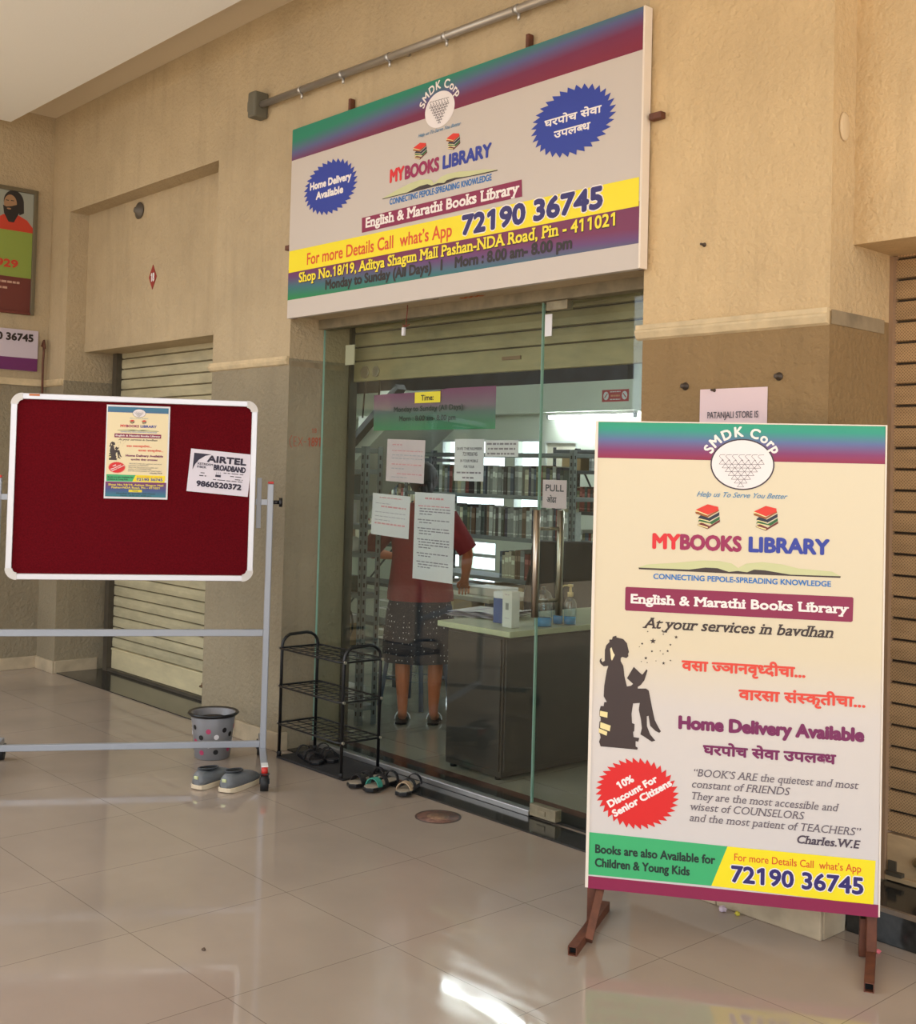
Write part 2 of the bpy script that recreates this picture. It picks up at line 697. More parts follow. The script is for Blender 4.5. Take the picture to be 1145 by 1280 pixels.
class Art:
    """Flat print collected in board coordinates (x along, z up), stacked in thin layers in front of a board face at y."""
    STEP = 0.0005

    def __init__(self, y):
        self.mb = MB()
        self.y = y
        self.n = 0

    def put(self, pts, tris, m, layer):
        self.n += 1
        y = self.y - self.STEP * (layer + 1) - (self.n % 24) * 1.6e-5
        self.mb.add([(p[0], y, p[1]) for p in pts], tris, m)

    def poly(self, pts, m, layer=1):
        tr = tessellate_polygon([[Vector((x, z, 0)) for x, z in pts]])
        self.put(pts, [tuple(t) for t in tr], m, layer)

    def rect(self, x0, z0, x1, z1, m, layer=1):
        self.put([(x0, z0), (x1, z0), (x1, z1), (x0, z1)], [(0, 1, 2), (0, 2, 3)], m, layer)

    def line(self, pts, w, m, layer=1):
        for a, b in zip(pts[:-1], pts[1:]):
            dx, dz = b[0] - a[0], b[1] - a[1]
            L = math.hypot(dx, dz) or 1
            nx, nz = -dz / L * w / 2, dx / L * w / 2
            self.put([(a[0] + nx, a[1] + nz), (b[0] + nx, b[1] + nz), (b[0] - nx, b[1] - nz), (a[0] - nx, a[1] - nz)], [(0, 1, 2), (0, 2, 3)], m, layer)

    def ellipse(self, cx, cz, rx, rz, m, layer=1, burst=0, n=48):
        pts = [(cx, cz)]
        k = burst * 2 if burst else n
        for i in range(k):
            q = 2 * math.pi * i / k + .05
            s = 1.0 if (not burst or i % 2 == 0) else 0.86
            tw = 0.07 if (burst and i % 2 == 0) else 0
            pts.append((cx + rx * s * math.cos(q + tw), cz + rz * s * math.sin(q + tw)))
        self.put(pts, [(0, i, i % k + 1) for i in range(1, k + 1)], m, layer)

    def text(self, s, x0, z0, x1, z1, cap, m, bold=0.0, shear=0.0, serif=0, layer=2):
        lay, w = GL.layout(s, serif)
        L = math.hypot(x1 - x0, z1 - z0)
        ca, sa = (x1 - x0) / L, (z1 - z0) / L
        ky = cap / 0.70
        kx = L / max(w, 1e-6)
        for v, t, px, adv in lay:
            if not v:
                continue
            for ox, oy in smear(bold):
                pts = []
                for a, b in v:
                    X = (a + b * shear + ox * ky / kx) * kx
                    Y = (b + oy) * ky
                    pts.append((x0 + X * ca - Y * sa, z0 + X * sa + Y * ca))
                self.put(pts, t, m, layer)

    def arc_text(self, s, cx, cz, rx, rz, a0, a1, size, m, bold=0.03, layer=3):
        lay, w = GL.layout(s)
        for v, t, px, adv in lay:
            if not v:
                continue
            mid = px + adv / 2
            q = a0 + (a1 - a0) * mid / w
            bx, bz = cx + rx * math.cos(q), cz + rz * math.sin(q)
            tx, tz = rx * math.sin(q), -rz * math.cos(q)
            L = math.hypot(tx, tz)
            tx, tz = tx / L, tz / L
            for ox, oy in smear(bold):
                pts = []
                for a, b in v:
                    X, Y = (a - mid + ox) * size, (b + oy) * size
                    pts.append((bx + X * tx - Y * tz, bz + X * tz + Y * tx))
                self.put(pts, t, m, layer)

    def words(self, x0, x1, z, h, m, layer=2, seed=0):
        """an unreadable line of small print: a row of short dashes of word length"""
        rnd = random.Random(seed * 7919 + int(z * 1e4))
        x = x0
        while x < x1 - .004:
            w = min(rnd.uniform(.012, .04), x1 - x)
            self.rect(x, z, x + w, z + h, m, layer)
            x += w + .006

    def build(self, name, parent):
        if not self.mb.f:
            return None
        o = self.mb.build(name, parent, fix=False)
        return o


def play(ops, board_y, parent, colours, prefix_extra=None):
    """turn recorded print operations into one mesh per printed part"""
    arts = {}
    for part, op in ops:
        a = arts.setdefault(part, Art(board_y))
        k = op[0]
        if k == 't':
            _, s, x0, z0, x1, z1, cap, c, bold, shear, serif, layer = (op[0], op[1], *op[2:])
            a.text(s, x0, z0, x1, z1, cap, colours[c], bold, shear, serif, layer)
        elif k == 'p':
            a.poly(op[1], colours[op[2]], op[3])
        elif k == 'e':
            a.ellipse(op[1], op[2], op[3], op[4], colours[op[5]], op[6], op[7])
        elif k == 'l':
            a.line(op[1], op[2], colours[op[3]], op[4])
    return arts

# ------------------------------------------------------------------ printed artwork, in metres on each board
STANDEE_ART = [
 ('logo', ('e',0.4907,1.4493,0.1046,0.086,'logo_line',2,0)),
 ('logo', ('e',0.4907,1.4493,0.0999,0.0814,'logo_white',3,0)),
 ('logo', ('l',[(0.425,1.4635),(0.4359,1.4492),(0.4147,1.4487),(0.425,1.4635)],0.0011,'logo_line',4)),
 ('logo', ('l',[(0.4349,1.4815),(0.4182,1.4805),(0.4151,1.4751),(0.4204,1.4693),(0.4295,1.4616),(0.425,1.4628)],0.0011,'logo_line',4)),
 ('logo', ('l',[(0.4462,1.4637),(0.457,1.4495),(0.4359,1.449),(0.4462,1.4637)],0.0011,'logo_line',4)),
 ('logo', ('l',[(0.4561,1.4817),(0.4395,1.4807),(0.4363,1.4754),(0.4416,1.4695),(0.4507,1.4619),(0.4462,1.4631)],0.0011,'logo_line',4)),
 ('logo', ('l',[(0.4673,1.464),(0.4782,1.4498),(0.457,1.4493),(0.4673,1.464)],0.0011,'logo_line',4)),
 ('logo', ('l',[(0.4772,1.482),(0.4606,1.481),(0.4575,1.4756),(0.4628,1.4698),(0.4719,1.4621),(0.4674,1.4633)],0.0011,'logo_line',4)),
 ('logo', ('l',[(0.4884,1.4643),(0.4992,1.4501),(0.4782,1.4496),(0.4884,1.4643)],0.0011,'logo_line',4)),
 ('logo', ('l',[(0.4983,1.4822),(0.4817,1.4812),(0.4786,1.4759),(0.4839,1.4701),(0.4929,1.4624),(0.4884,1.4636)],0.0011,'logo_line',4)),
 ('logo', ('l',[(0.5095,1.4645),(0.5202,1.4503),(0.4992,1.4498),(0.5095,1.4645)],0.0011,'logo_line',4)),
 ('logo', ('l',[(0.5193,1.4825),(0.5028,1.4814),(0.4997,1.4761),(0.5049,1.4703),(0.514,1.4627),(0.5095,1.4639)],0.0011,'logo_line',4)),
 ('logo', ('l',[(0.5305,1.4648),(0.5412,1.4506),(0.5202,1.4501),(0.5305,1.4648)],0.0011,'logo_line',4)),
 ('logo', ('l',[(0.5403,1.4827),(0.5238,1.4817),(0.5207,1.4764),(0.5259,1.4706),(0.535,1.4629),(0.5305,1.4641)],0.0011,'logo_line',4)),
 ('logo', ('l',[(0.5514,1.4651),(0.5621,1.4509),(0.5412,1.4504),(0.5514,1.4651)],0.0011,'logo_line',4)),
 ('logo', ('l',[(0.5612,1.483),(0.5448,1.4819),(0.5417,1.4766),(0.5469,1.4708),(0.5559,1.4632),(0.5514,1.4644)],0.0011,'logo_line',4)),
 ('logo', ('l',[(0.4352,1.4509),(0.4461,1.4367),(0.4249,1.4362),(0.4352,1.4509)],0.0011,'logo_line',4)),
 ('logo', ('l',[(0.4564,1.4512),(0.4672,1.437),(0.4461,1.4365),(0.4564,1.4512)],0.0011,'logo_line',4)),
 ('logo', ('l',[(0.4775,1.4515),(0.4883,1.4373),(0.4672,1.4368),(0.4775,1.4515)],0.0011,'logo_line',4)),
 ('logo', ('l',[(0.4986,1.4517),(0.5093,1.4376),(0.4883,1.4371),(0.4986,1.4517)],0.0011,'logo_line',4)),
 ('logo', ('l',[(0.5196,1.452),(0.5303,1.4379),(0.5093,1.4374),(0.5196,1.452)],0.0011,'logo_line',4)),
 ('logo', ('l',[(0.5406,1.4523),(0.5513,1.4382),(0.5303,1.4376),(0.5406,1.4523)],0.0011,'logo_line',4)),
 ('logo', ('l',[(0.4454,1.4384),(0.4562,1.4242),(0.4351,1.4236),(0.4454,1.4384)],0.0011,'logo_line',4)),
 ('logo', ('l',[(0.4665,1.4387),(0.4774,1.4245),(0.4562,1.4239),(0.4665,1.4387)],0.0011,'logo_line',4)),
 ('logo', ('l',[(0.4876,1.439),(0.4984,1.4248),(0.4774,1.4243),(0.4876,1.439)],0.0011,'logo_line',4)),
 ('logo', ('l',[(0.5087,1.4393),(0.5194,1.4251),(0.4984,1.4246),(0.5087,1.4393)],0.0011,'logo_line',4)),
 ('logo', ('l',[(0.5297,1.4395),(0.5404,1.4254),(0.5194,1.4249),(0.5297,1.4395)],0.0011,'logo_line',4)),
 ('logo', ('l',[(0.4556,1.4258),(0.4664,1.4117),(0.4453,1.4111),(0.4556,1.4258)],0.0011,'logo_line',4)),
 ('logo', ('l',[(0.4767,1.4262),(0.4875,1.412),(0.4664,1.4114),(0.4767,1.4262)],0.0011,'logo_line',4)),
 ('logo', ('l',[(0.4977,1.4265),(0.5085,1.4123),(0.4875,1.4118),(0.4977,1.4265)],0.0011,'logo_line',4)),
 ('logo', ('l',[(0.5188,1.4268),(0.5295,1.4126),(0.5085,1.4121),(0.5188,1.4268)],0.0011,'logo_line',4)),
 ('logo', ('l',[(0.4657,1.4133),(0.4765,1.3992),(0.4554,1.3986),(0.4657,1.4133)],0.0011,'logo_line',4)),
 ('logo', ('l',[(0.4868,1.4137),(0.4976,1.3995),(0.4765,1.399),(0.4868,1.4137)],0.0011,'logo_line',4)),
 ('logo', ('l',[(0.5079,1.414),(0.5186,1.3998),(0.4976,1.3993),(0.5079,1.414)],0.0011,'logo_line',4)),
 ('logo', ('l',[(0.4759,1.4009),(0.4867,1.3867),(0.4656,1.3861),(0.4759,1.4009)],0.0011,'logo_line',4)),
 ('logo', ('l',[(0.4969,1.4012),(0.5077,1.3871),(0.4867,1.3865),(0.4969,1.4012)],0.0011,'logo_line',4)),
 ('logo', ('l',[(0.486,1.3884),(0.4968,1.3742),(0.4757,1.3737),(0.486,1.3884)],0.0011,'logo_line',4)),
 ('logo_lettering', ('t', 'Help us To Serve You Better', 0.3413, 1.3379, 0.6347, 1.3379, 0.0172, 'script_blue', 0.012, 0.45, 0, 2)),
 ('book_emblem#0', ('p',[(0.3405,1.2925),(0.3796,1.3125),(0.4145,1.3047),(0.4154,1.2929),(0.3809,1.2773)],'book_red',3)),
 ('book_emblem#0', ('p',[(0.3405,1.2925),(0.3788,1.2832),(0.3791,1.2726),(0.3407,1.2832)],'page_cream',2)),
 ('book_emblem#0', ('p',[(0.3387,1.2858),(0.3414,1.2793),(0.3804,1.2681),(0.417,1.2907),(0.416,1.2962),(0.3803,1.274),(0.3477,1.2861)],'book_ochre',2)),
 ('book_emblem#0', ('p',[(0.3497,1.267),(0.3577,1.2755),(0.3837,1.2665),(0.4187,1.2874),(0.4189,1.2759),(0.3855,1.2557),(0.3498,1.2631)],'book_navy',1)),
 ('book_emblem#0', ('p',[(0.3514,1.2644),(0.3839,1.2576),(0.3839,1.255),(0.3515,1.2611)],'page_cream',3)),
 ('book_emblem#0', ('p',[(0.35,1.2555),(0.3547,1.2613),(0.3872,1.2518),(0.4196,1.2727),(0.4198,1.2628),(0.3938,1.2448),(0.3501,1.2512)],'book_green',2)),
 ('book_emblem#0', ('p',[(0.3516,1.2545),(0.3937,1.2468),(0.3931,1.2441),(0.3517,1.2513)],'page_cream',4)),
 ('book_emblem#0', ('p',[(0.3479,1.2439),(0.3614,1.2503),(0.3874,1.2393),(0.4211,1.2622),(0.4213,1.2546),(0.3812,1.2285),(0.348,1.2399)],'book_maroon',1)),
 ('book_emblem#0', ('p',[(0.3492,1.2446),(0.3817,1.2358),(0.3818,1.2312),(0.3493,1.2406)],'page_cream',4)),
 ('book_emblem#1', ('p',[(0.5314,1.2931),(0.5697,1.3129),(0.6039,1.3052),(0.6047,1.2935),(0.5709,1.278)],'book_red',3)),
 ('book_emblem#1', ('p',[(0.5314,1.2931),(0.5689,1.2838),(0.5691,1.2734),(0.5315,1.2839)],'page_cream',2)),
 ('book_emblem#1', ('p',[(0.5296,1.2865),(0.5322,1.28),(0.5704,1.2689),(0.6063,1.2913),(0.6053,1.2968),(0.5703,1.2747),(0.5385,1.2868)],'book_ochre',2)),
 ('book_emblem#1', ('p',[(0.5404,1.2679),(0.5482,1.2763),(0.5736,1.2674),(0.6079,1.2881),(0.6081,1.2767),(0.5754,1.2567),(0.5405,1.2639)],'book_navy',1)),
 ('book_emblem#1', ('p',[(0.542,1.2653),(0.5738,1.2586),(0.5738,1.256),(0.5421,1.262)],'page_cream',3)),
 ('book_emblem#1', ('p',[(0.5406,1.2564),(0.5452,1.2622),(0.577,1.2528),(0.6088,1.2734),(0.609,1.2637),(0.5835,1.2459),(0.5407,1.2522)],'book_green',2)),
 ('book_emblem#1', ('p',[(0.5422,1.2555),(0.5834,1.2478),(0.5829,1.2452),(0.5422,1.2523)],'page_cream',4)),
 ('book_emblem#1', ('p',[(0.5386,1.2449),(0.5518,1.2513),(0.5773,1.2404),(0.6103,1.2631),(0.6104,1.2556),(0.5711,1.2298),(0.5386,1.241)],'book_maroon',1)),
 ('book_emblem#1', ('p',[(0.5398,1.2456),(0.5716,1.237),(0.5717,1.2324),(0.5399,1.2417)],'page_cream',4)),
 ('title_lettering', ('t', 'MY', 0.1964, 1.1588, 0.2892, 1.1588, 0.0482, 'title_red', 0.05, 0.0, 0, 2)),
 ('title_lettering', ('t', 'BOOKS', 0.2893, 1.1592, 0.4927, 1.1592, 0.0479, 'title_plum', 0.05, 0.0, 0, 2)),
 ('title_lettering', ('t', 'LIBRARY', 0.5145, 1.1598, 0.7727, 1.1598, 0.0473, 'title_blue', 0.05, 0.0, 0, 2)),
 ('open_book_emblem', ('p',[(0.1534,1.0898),(0.1805,1.1013),(0.2754,1.1108),(0.3692,1.1229),(0.4226,1.123),(0.4625,1.1166),(0.4839,1.1019),(0.5087,1.1178),(0.5611,1.1254),(0.6264,1.1201),(0.6784,1.1089),(0.7845,1.1034),(0.8121,1.0894),(0.6529,1.0877),(0.6139,1.0913),(0.5681,1.0987),(0.5353,1.0994),(0.5131,1.0896),(0.4828,1.0923),(0.4531,1.0883),(0.4164,1.099),(0.3764,1.0993),(0.323,1.0902)],'page_sage',2)),
 ('open_book_emblem', ('p',[(0.1534,1.0898),(0.323,1.0902),(0.3764,1.0993),(0.4164,1.099),(0.4531,1.0883),(0.4828,1.0923),(0.5131,1.0896),(0.5353,1.0994),(0.5681,1.0987),(0.6529,1.0877),(0.8121,1.0894),(0.811,1.084),(0.483,1.0829),(0.1549,1.0843)],'umber',2)),
 ('motto_lettering', ('t', 'CONNECTING PEPOLE-SPREADING KNOWLEDGE', 0.2033, 1.0538, 0.7821, 1.0538, 0.0179, 'motto_blue', 0.03, 0.0, 0, 2)),
 ('subject_strip', ('p',[(0.1137,1.0225),(0.8494,1.0227),(0.8532,1.0183),(0.8518,0.9454),(0.8475,0.9412),(0.1141,0.9418),(0.1105,0.9464),(0.1104,1.0182)],'plum',2)),
 ('subject_strip', ('t', 'English & Marathi Books Library', 0.1266, 0.9688, 0.8343, 0.9688, 0.0303, 'print_white', 0.035, 0, 1, 3)),
 ('slogan_lettering', ('t', 'At your services in bavdhan', 0.1758, 0.8866, 0.7902, 0.8866, 0.0355, 'umber', 0.022, 0.28, 1, 2)),
 ('girl_silhouette', ('p',[(0.0297,0.7716),(0.0367,0.7756),(0.0333,0.7683),(0.0387,0.7616),(0.0456,0.7673),(0.0455,0.8042),(0.0497,0.8203),(0.06,0.8314),(0.0599,0.8402),(0.0686,0.8406),(0.0712,0.8506),(0.0831,0.8544),(0.0842,0.8485),(0.093,0.8473),(0.1071,0.8445),(0.1196,0.8312),(0.1234,0.8157),(0.1272,0.8019),(0.1239,0.7947),(0.1258,0.7878),(0.1189,0.7804),(0.1049,0.7838),(0.0998,0.7793),(0.1,0.7688),(0.1091,0.7536),(0.1133,0.7206),(0.1228,0.6845),(0.1366,0.6879),(0.1434,0.6946),(0.1222,0.7124),(0.1446,0.7523),(0.1723,0.7278),(0.1757,0.7298),(0.1875,0.7469),(0.191,0.7429),(0.1813,0.7092),(0.1695,0.6928),(0.1593,0.6851),(0.1594,0.6799),(0.1871,0.6817),(0.1969,0.6754),(0.2073,0.6257),(0.2186,0.5778),(0.2312,0.5545),(0.2401,0.5412),(0.235,0.5357),(0.2211,0.5416),(0.2035,0.5577),(0.1977,0.5903),(0.1918,0.5881),(0.1932,0.5552),(0.2042,0.5282),(0.2218,0.5087),(0.2098,0.5044),(0.1836,0.5198),(0.1714,0.5258),(0.1761,0.547),(0.172,0.578),(0.1644,0.6088),(0.1674,0.6317),(0.1449,0.6284),(0.1404,0.5932),(0.1428,0.562),(0.1516,0.5592),(0.1503,0.5347),(0.1469,0.5327),(0.149,0.5155),(0.1682,0.5134),(0.1649,0.501),(0.1563,0.5021),(0.1566,0.4847),(0.1637,0.4801),(0.1621,0.4737),(0.0381,0.4758),(0.0325,0.4911),(0.0374,0.5055),(0.0354,0.5159),(0.0307,0.5225),(0.0327,0.5595),(0.0362,0.5615),(0.0359,0.5737),(0.0323,0.577),(0.0319,0.5962),(0.035,0.6122),(0.0456,0.6129),(0.047,0.626),(0.0558,0.6276),(0.0448,0.6462),(0.0458,0.6813),(0.0534,0.7344),(0.0583,0.7505),(0.0426,0.7478),(0.0318,0.7559),(0.0281,0.7645)],'umber',2)),
 ('girl_silhouette', ('p',[(0.063,0.8087),(0.0674,0.8142),(0.0731,0.7988),(0.0796,0.7886),(0.0702,0.7688),(0.0673,0.7739)],'board_cream',3)),
 ('girl_silhouette', ('p',[(0.0336,0.5963),(0.0594,0.5928),(0.0587,0.5743),(0.033,0.5788)],'page_cream',3)),
 ('girl_silhouette', ('p',[(0.0356,0.5579),(0.0709,0.5482),(0.0678,0.5287),(0.0349,0.5386)],'page_cream',3)),
 ('girl_silhouette', ('p',[(0.0315,0.5366),(0.0598,0.5264),(0.0576,0.5133),(0.0307,0.5225)],'page_cream',3)),
 ('girl_silhouette', ('p',[(0.207,0.8536),(0.2097,0.8469),(0.217,0.8469),(0.2114,0.842),(0.2135,0.8351),(0.2073,0.8388),(0.2013,0.8344),(0.2031,0.8416),(0.1973,0.8458),(0.2046,0.8466)],'umber',2)),
 ('girl_silhouette', ('p',[(0.171,0.8373),(0.1722,0.8341),(0.1757,0.8342),(0.173,0.8319),(0.174,0.8286),(0.1711,0.8304),(0.1683,0.8283),(0.1692,0.8317),(0.1664,0.8337),(0.1699,0.834)],'umber',2)),
 ('girl_silhouette', ('p',[(0.2044,0.813),(0.2056,0.8101),(0.2087,0.8102),(0.2063,0.808),(0.2072,0.805),(0.2045,0.8066),(0.2019,0.8047),(0.2027,0.8078),(0.2002,0.8097),(0.2034,0.81)],'umber',2)),
 ('girl_silhouette', ('p',[(0.1841,0.7902),(0.1857,0.7864),(0.1898,0.7865),(0.1866,0.7837),(0.1878,0.7797),(0.1843,0.7818),(0.1809,0.7793),(0.1819,0.7834),(0.1786,0.7858),(0.1827,0.7862)],'umber',2)),
 ('girl_silhouette', ('p',[(0.2438,0.7764),(0.2453,0.7726),(0.2495,0.7726),(0.2463,0.7699),(0.2475,0.7659),(0.244,0.768),(0.2406,0.7655),(0.2416,0.7696),(0.2383,0.772),(0.2425,0.7724)],'umber',2)),
 ('girl_silhouette', ('p',[(0.2567,0.8171),(0.258,0.814),(0.2614,0.814),(0.2588,0.8117),(0.2598,0.8085),(0.2569,0.8102),(0.2541,0.8082),(0.2549,0.8115),(0.2522,0.8135),(0.2556,0.8138)],'umber',2)),
 ('girl_silhouette', ('p',[(0.2656,0.8388),(0.2667,0.8359),(0.2699,0.8359),(0.2675,0.8338),(0.2684,0.8308),(0.2657,0.8324),(0.2631,0.8305),(0.2639,0.8336),(0.2614,0.8354),(0.2645,0.8358)],'umber',2)),
 ('girl_silhouette', ('p',[(0.2382,0.8839),(0.2393,0.881),(0.2425,0.881),(0.2401,0.8789),(0.241,0.8759),(0.2383,0.8775),(0.2357,0.8756),(0.2365,0.8787),(0.234,0.8805),(0.2371,0.8808)],'umber',2)),
 ('girl_silhouette', ('p',[(0.2412,0.8719),(0.2421,0.8696),(0.2445,0.8696),(0.2426,0.868),(0.2433,0.8657),(0.2413,0.8669),(0.2393,0.8655),(0.2399,0.8679),(0.2379,0.8693),(0.2404,0.8695)],'umber',2)),
 ('girl_silhouette', ('p',[(0.2842,0.8673),(0.2858,0.8632),(0.2902,0.8633),(0.2868,0.8604),(0.2881,0.8562),(0.2844,0.8584),(0.2808,0.8558),(0.2819,0.8601),(0.2784,0.8626),(0.2828,0.8631)],'umber',2)),
 ('girl_silhouette', ('p',[(0.1889,0.8777),(0.1897,0.8757),(0.1919,0.8757),(0.1902,0.8743),(0.1908,0.8722),(0.189,0.8733),(0.1871,0.872),(0.1877,0.8741),(0.1859,0.8754),(0.1881,0.8756)],'umber',2)),
 ('girl_silhouette', ('p',[(0.1619,0.8239),(0.1625,0.8223),(0.1642,0.8223),(0.1629,0.8211),(0.1634,0.8195),(0.162,0.8204),(0.1606,0.8194),(0.161,0.821),(0.1596,0.822),(0.1613,0.8222)],'umber',2)),
 ('girl_silhouette', ('p',[(0.232,0.8143),(0.2327,0.8125),(0.2347,0.8125),(0.2332,0.8112),(0.2337,0.8093),(0.2321,0.8103),(0.2305,0.8092),(0.231,0.8111),(0.2294,0.8122),(0.2314,0.8124)],'umber',2)),
 ('girl_silhouette', ('p',[(0.2415,0.8048),(0.2423,0.8027),(0.2445,0.8028),(0.2428,0.8013),(0.2434,0.7992),(0.2416,0.8003),(0.2398,0.799),(0.2403,0.8011),(0.2386,0.8024),(0.2408,0.8026)],'umber',2)),
 ('girl_silhouette', ('p',[(0.1695,0.7744),(0.1702,0.7728),(0.1719,0.7728),(0.1706,0.7717),(0.1711,0.77),(0.1696,0.7709),(0.1682,0.7699),(0.1686,0.7716),(0.1673,0.7725),(0.169,0.7727)],'umber',2)),
 ('girl_silhouette', ('p',[(0.1894,0.7721),(0.1901,0.7703),(0.192,0.7703),(0.1905,0.769),(0.1911,0.7671),(0.1894,0.7681),(0.1878,0.7669),(0.1883,0.7689),(0.1868,0.77),(0.1887,0.7702)],'umber',2)),
 ('girl_silhouette', ('p',[(0.2186,0.7794),(0.2192,0.7778),(0.2209,0.7778),(0.2196,0.7767),(0.2201,0.7751),(0.2187,0.7759),(0.2173,0.7749),(0.2177,0.7766),(0.2163,0.7776),(0.218,0.7778)],'umber',2)),
 ('girl_silhouette', ('p',[(0.2667,0.7843),(0.2675,0.7823),(0.2697,0.7824),(0.268,0.7809),(0.2686,0.7788),(0.2668,0.7799),(0.265,0.7786),(0.2655,0.7807),(0.2638,0.782),(0.266,0.7822)],'umber',2)),
 ('marathi_slogan_lettering', ('t', 'वसा ज्ञानवृध्दीचा...', 0.3061, 0.7519, 0.707, 0.7519, 0.0341, 'brick_red', 0.04, 0.0, 0, 2)),
 ('marathi_slogan_lettering#2', ('t', 'वारसा संस्कृतीचा...', 0.4944, 0.6667, 0.8969, 0.6667, 0.0337, 'brick_red', 0.04, 0.0, 0, 2)),
 ('delivery_lettering', ('t', 'Home Delivery Available', 0.2963, 0.5564, 0.8926, 0.5564, 0.0404, 'plum_dark', 0.06, 0.0, 0, 2)),
 ('marathi_delivery_lettering', ('t', 'घरपोच सेवा उपलब्ध', 0.3818, 0.476, 0.8047, 0.476, 0.0317, 'plum_dark', 0.045, 0.0, 0, 2)),
 ('discount_burst', ('e',0.1642,0.3261,0.1407,0.1206,'burst_red',2,36)),
 ('discount_burst', ('t', '10%', 0.1019, 0.3357, 0.1548, 0.3679, 0.0225, 'print_white', 0.05, 0, 0, 3)),
 ('discount_burst', ('t', 'Discount For', 0.0732, 0.271, 0.2334, 0.3743, 0.0225, 'print_white', 0.05, 0, 0, 3)),
 ('discount_burst', ('t', 'Senior Citizens', 0.091, 0.2414, 0.2822, 0.3656, 0.0225, 'print_white', 0.05, 0, 0, 3)),
 ('quote_lettering', ('t', '“BOOK’S ARE the quietest and most', 0.3467, 0.4003, 0.8753, 0.4003, 0.0254, 'quote_grey', 0.004, 0.22, 1, 2)),
 ('quote_lettering', ('t', 'constant of FRIENDS', 0.3433, 0.3623, 0.6611, 0.3623, 0.0254, 'quote_grey', 0.004, 0.22, 1, 2)),
 ('quote_lettering', ('t', 'They are the most accessible and', 0.342, 0.3228, 0.8141, 0.3228, 0.0254, 'quote_grey', 0.004, 0.22, 1, 2)),
 ('quote_lettering', ('t', 'wisest of COUNSELORS', 0.3406, 0.2871, 0.7078, 0.2871, 0.0254, 'quote_grey', 0.004, 0.22, 1, 2)),
 ('quote_lettering', ('t', 'and the most patient of TEACHERS”', 0.3392, 0.2502, 0.8845, 0.2502, 0.0253, 'quote_grey', 0.004, 0.22, 1, 2)),
 ('quote_lettering', ('t', 'Charles.W.E', 0.685, 0.2092, 0.8821, 0.2092, 0.0259, 'quote_dark', 0.03, 0.22, 1, 2)),
 ('green_strip', ('p',[(0.0059,0.1822),(0.4664,0.1769),(0.4162,0.0419),(0.0059,0.0393)],'strip_green',1)),
 ('green_strip', ('t', 'Books are also Available for', 0.0259, 0.1153, 0.4261, 0.1153, 0.0279, 'ink_green', 0.035, 0.0, 0, 2)),
 ('green_strip', ('t', 'Children & Young Kids', 0.0269, 0.0694, 0.3449, 0.0694, 0.0278, 'ink_green', 0.035, 0.0, 0, 2)),
 ('phone_strip', ('p',[(0.4664,0.1769),(0.9347,0.1748),(0.93,0.0315),(0.4162,0.0419)],'strip_yellow',1)),
 ('phone_strip', ('t', 'For more Details Call  what’s App', 0.4868, 0.1327, 0.8912, 0.1327, 0.024, 'orange_red', 0.01, 0.0, 0, 2)),
 ('phone_strip', ('t', '72190 36745', 0.4778, 0.0635, 0.9011, 0.0635, 0.0522, 'print_white', 0.08, 0, 0, 2)),
 ('phone_strip', ('t', '72190 36745', 0.4778, 0.0635, 0.9011, 0.0635, 0.0522, 'navy', 0.034, 0, 0, 3)),
]
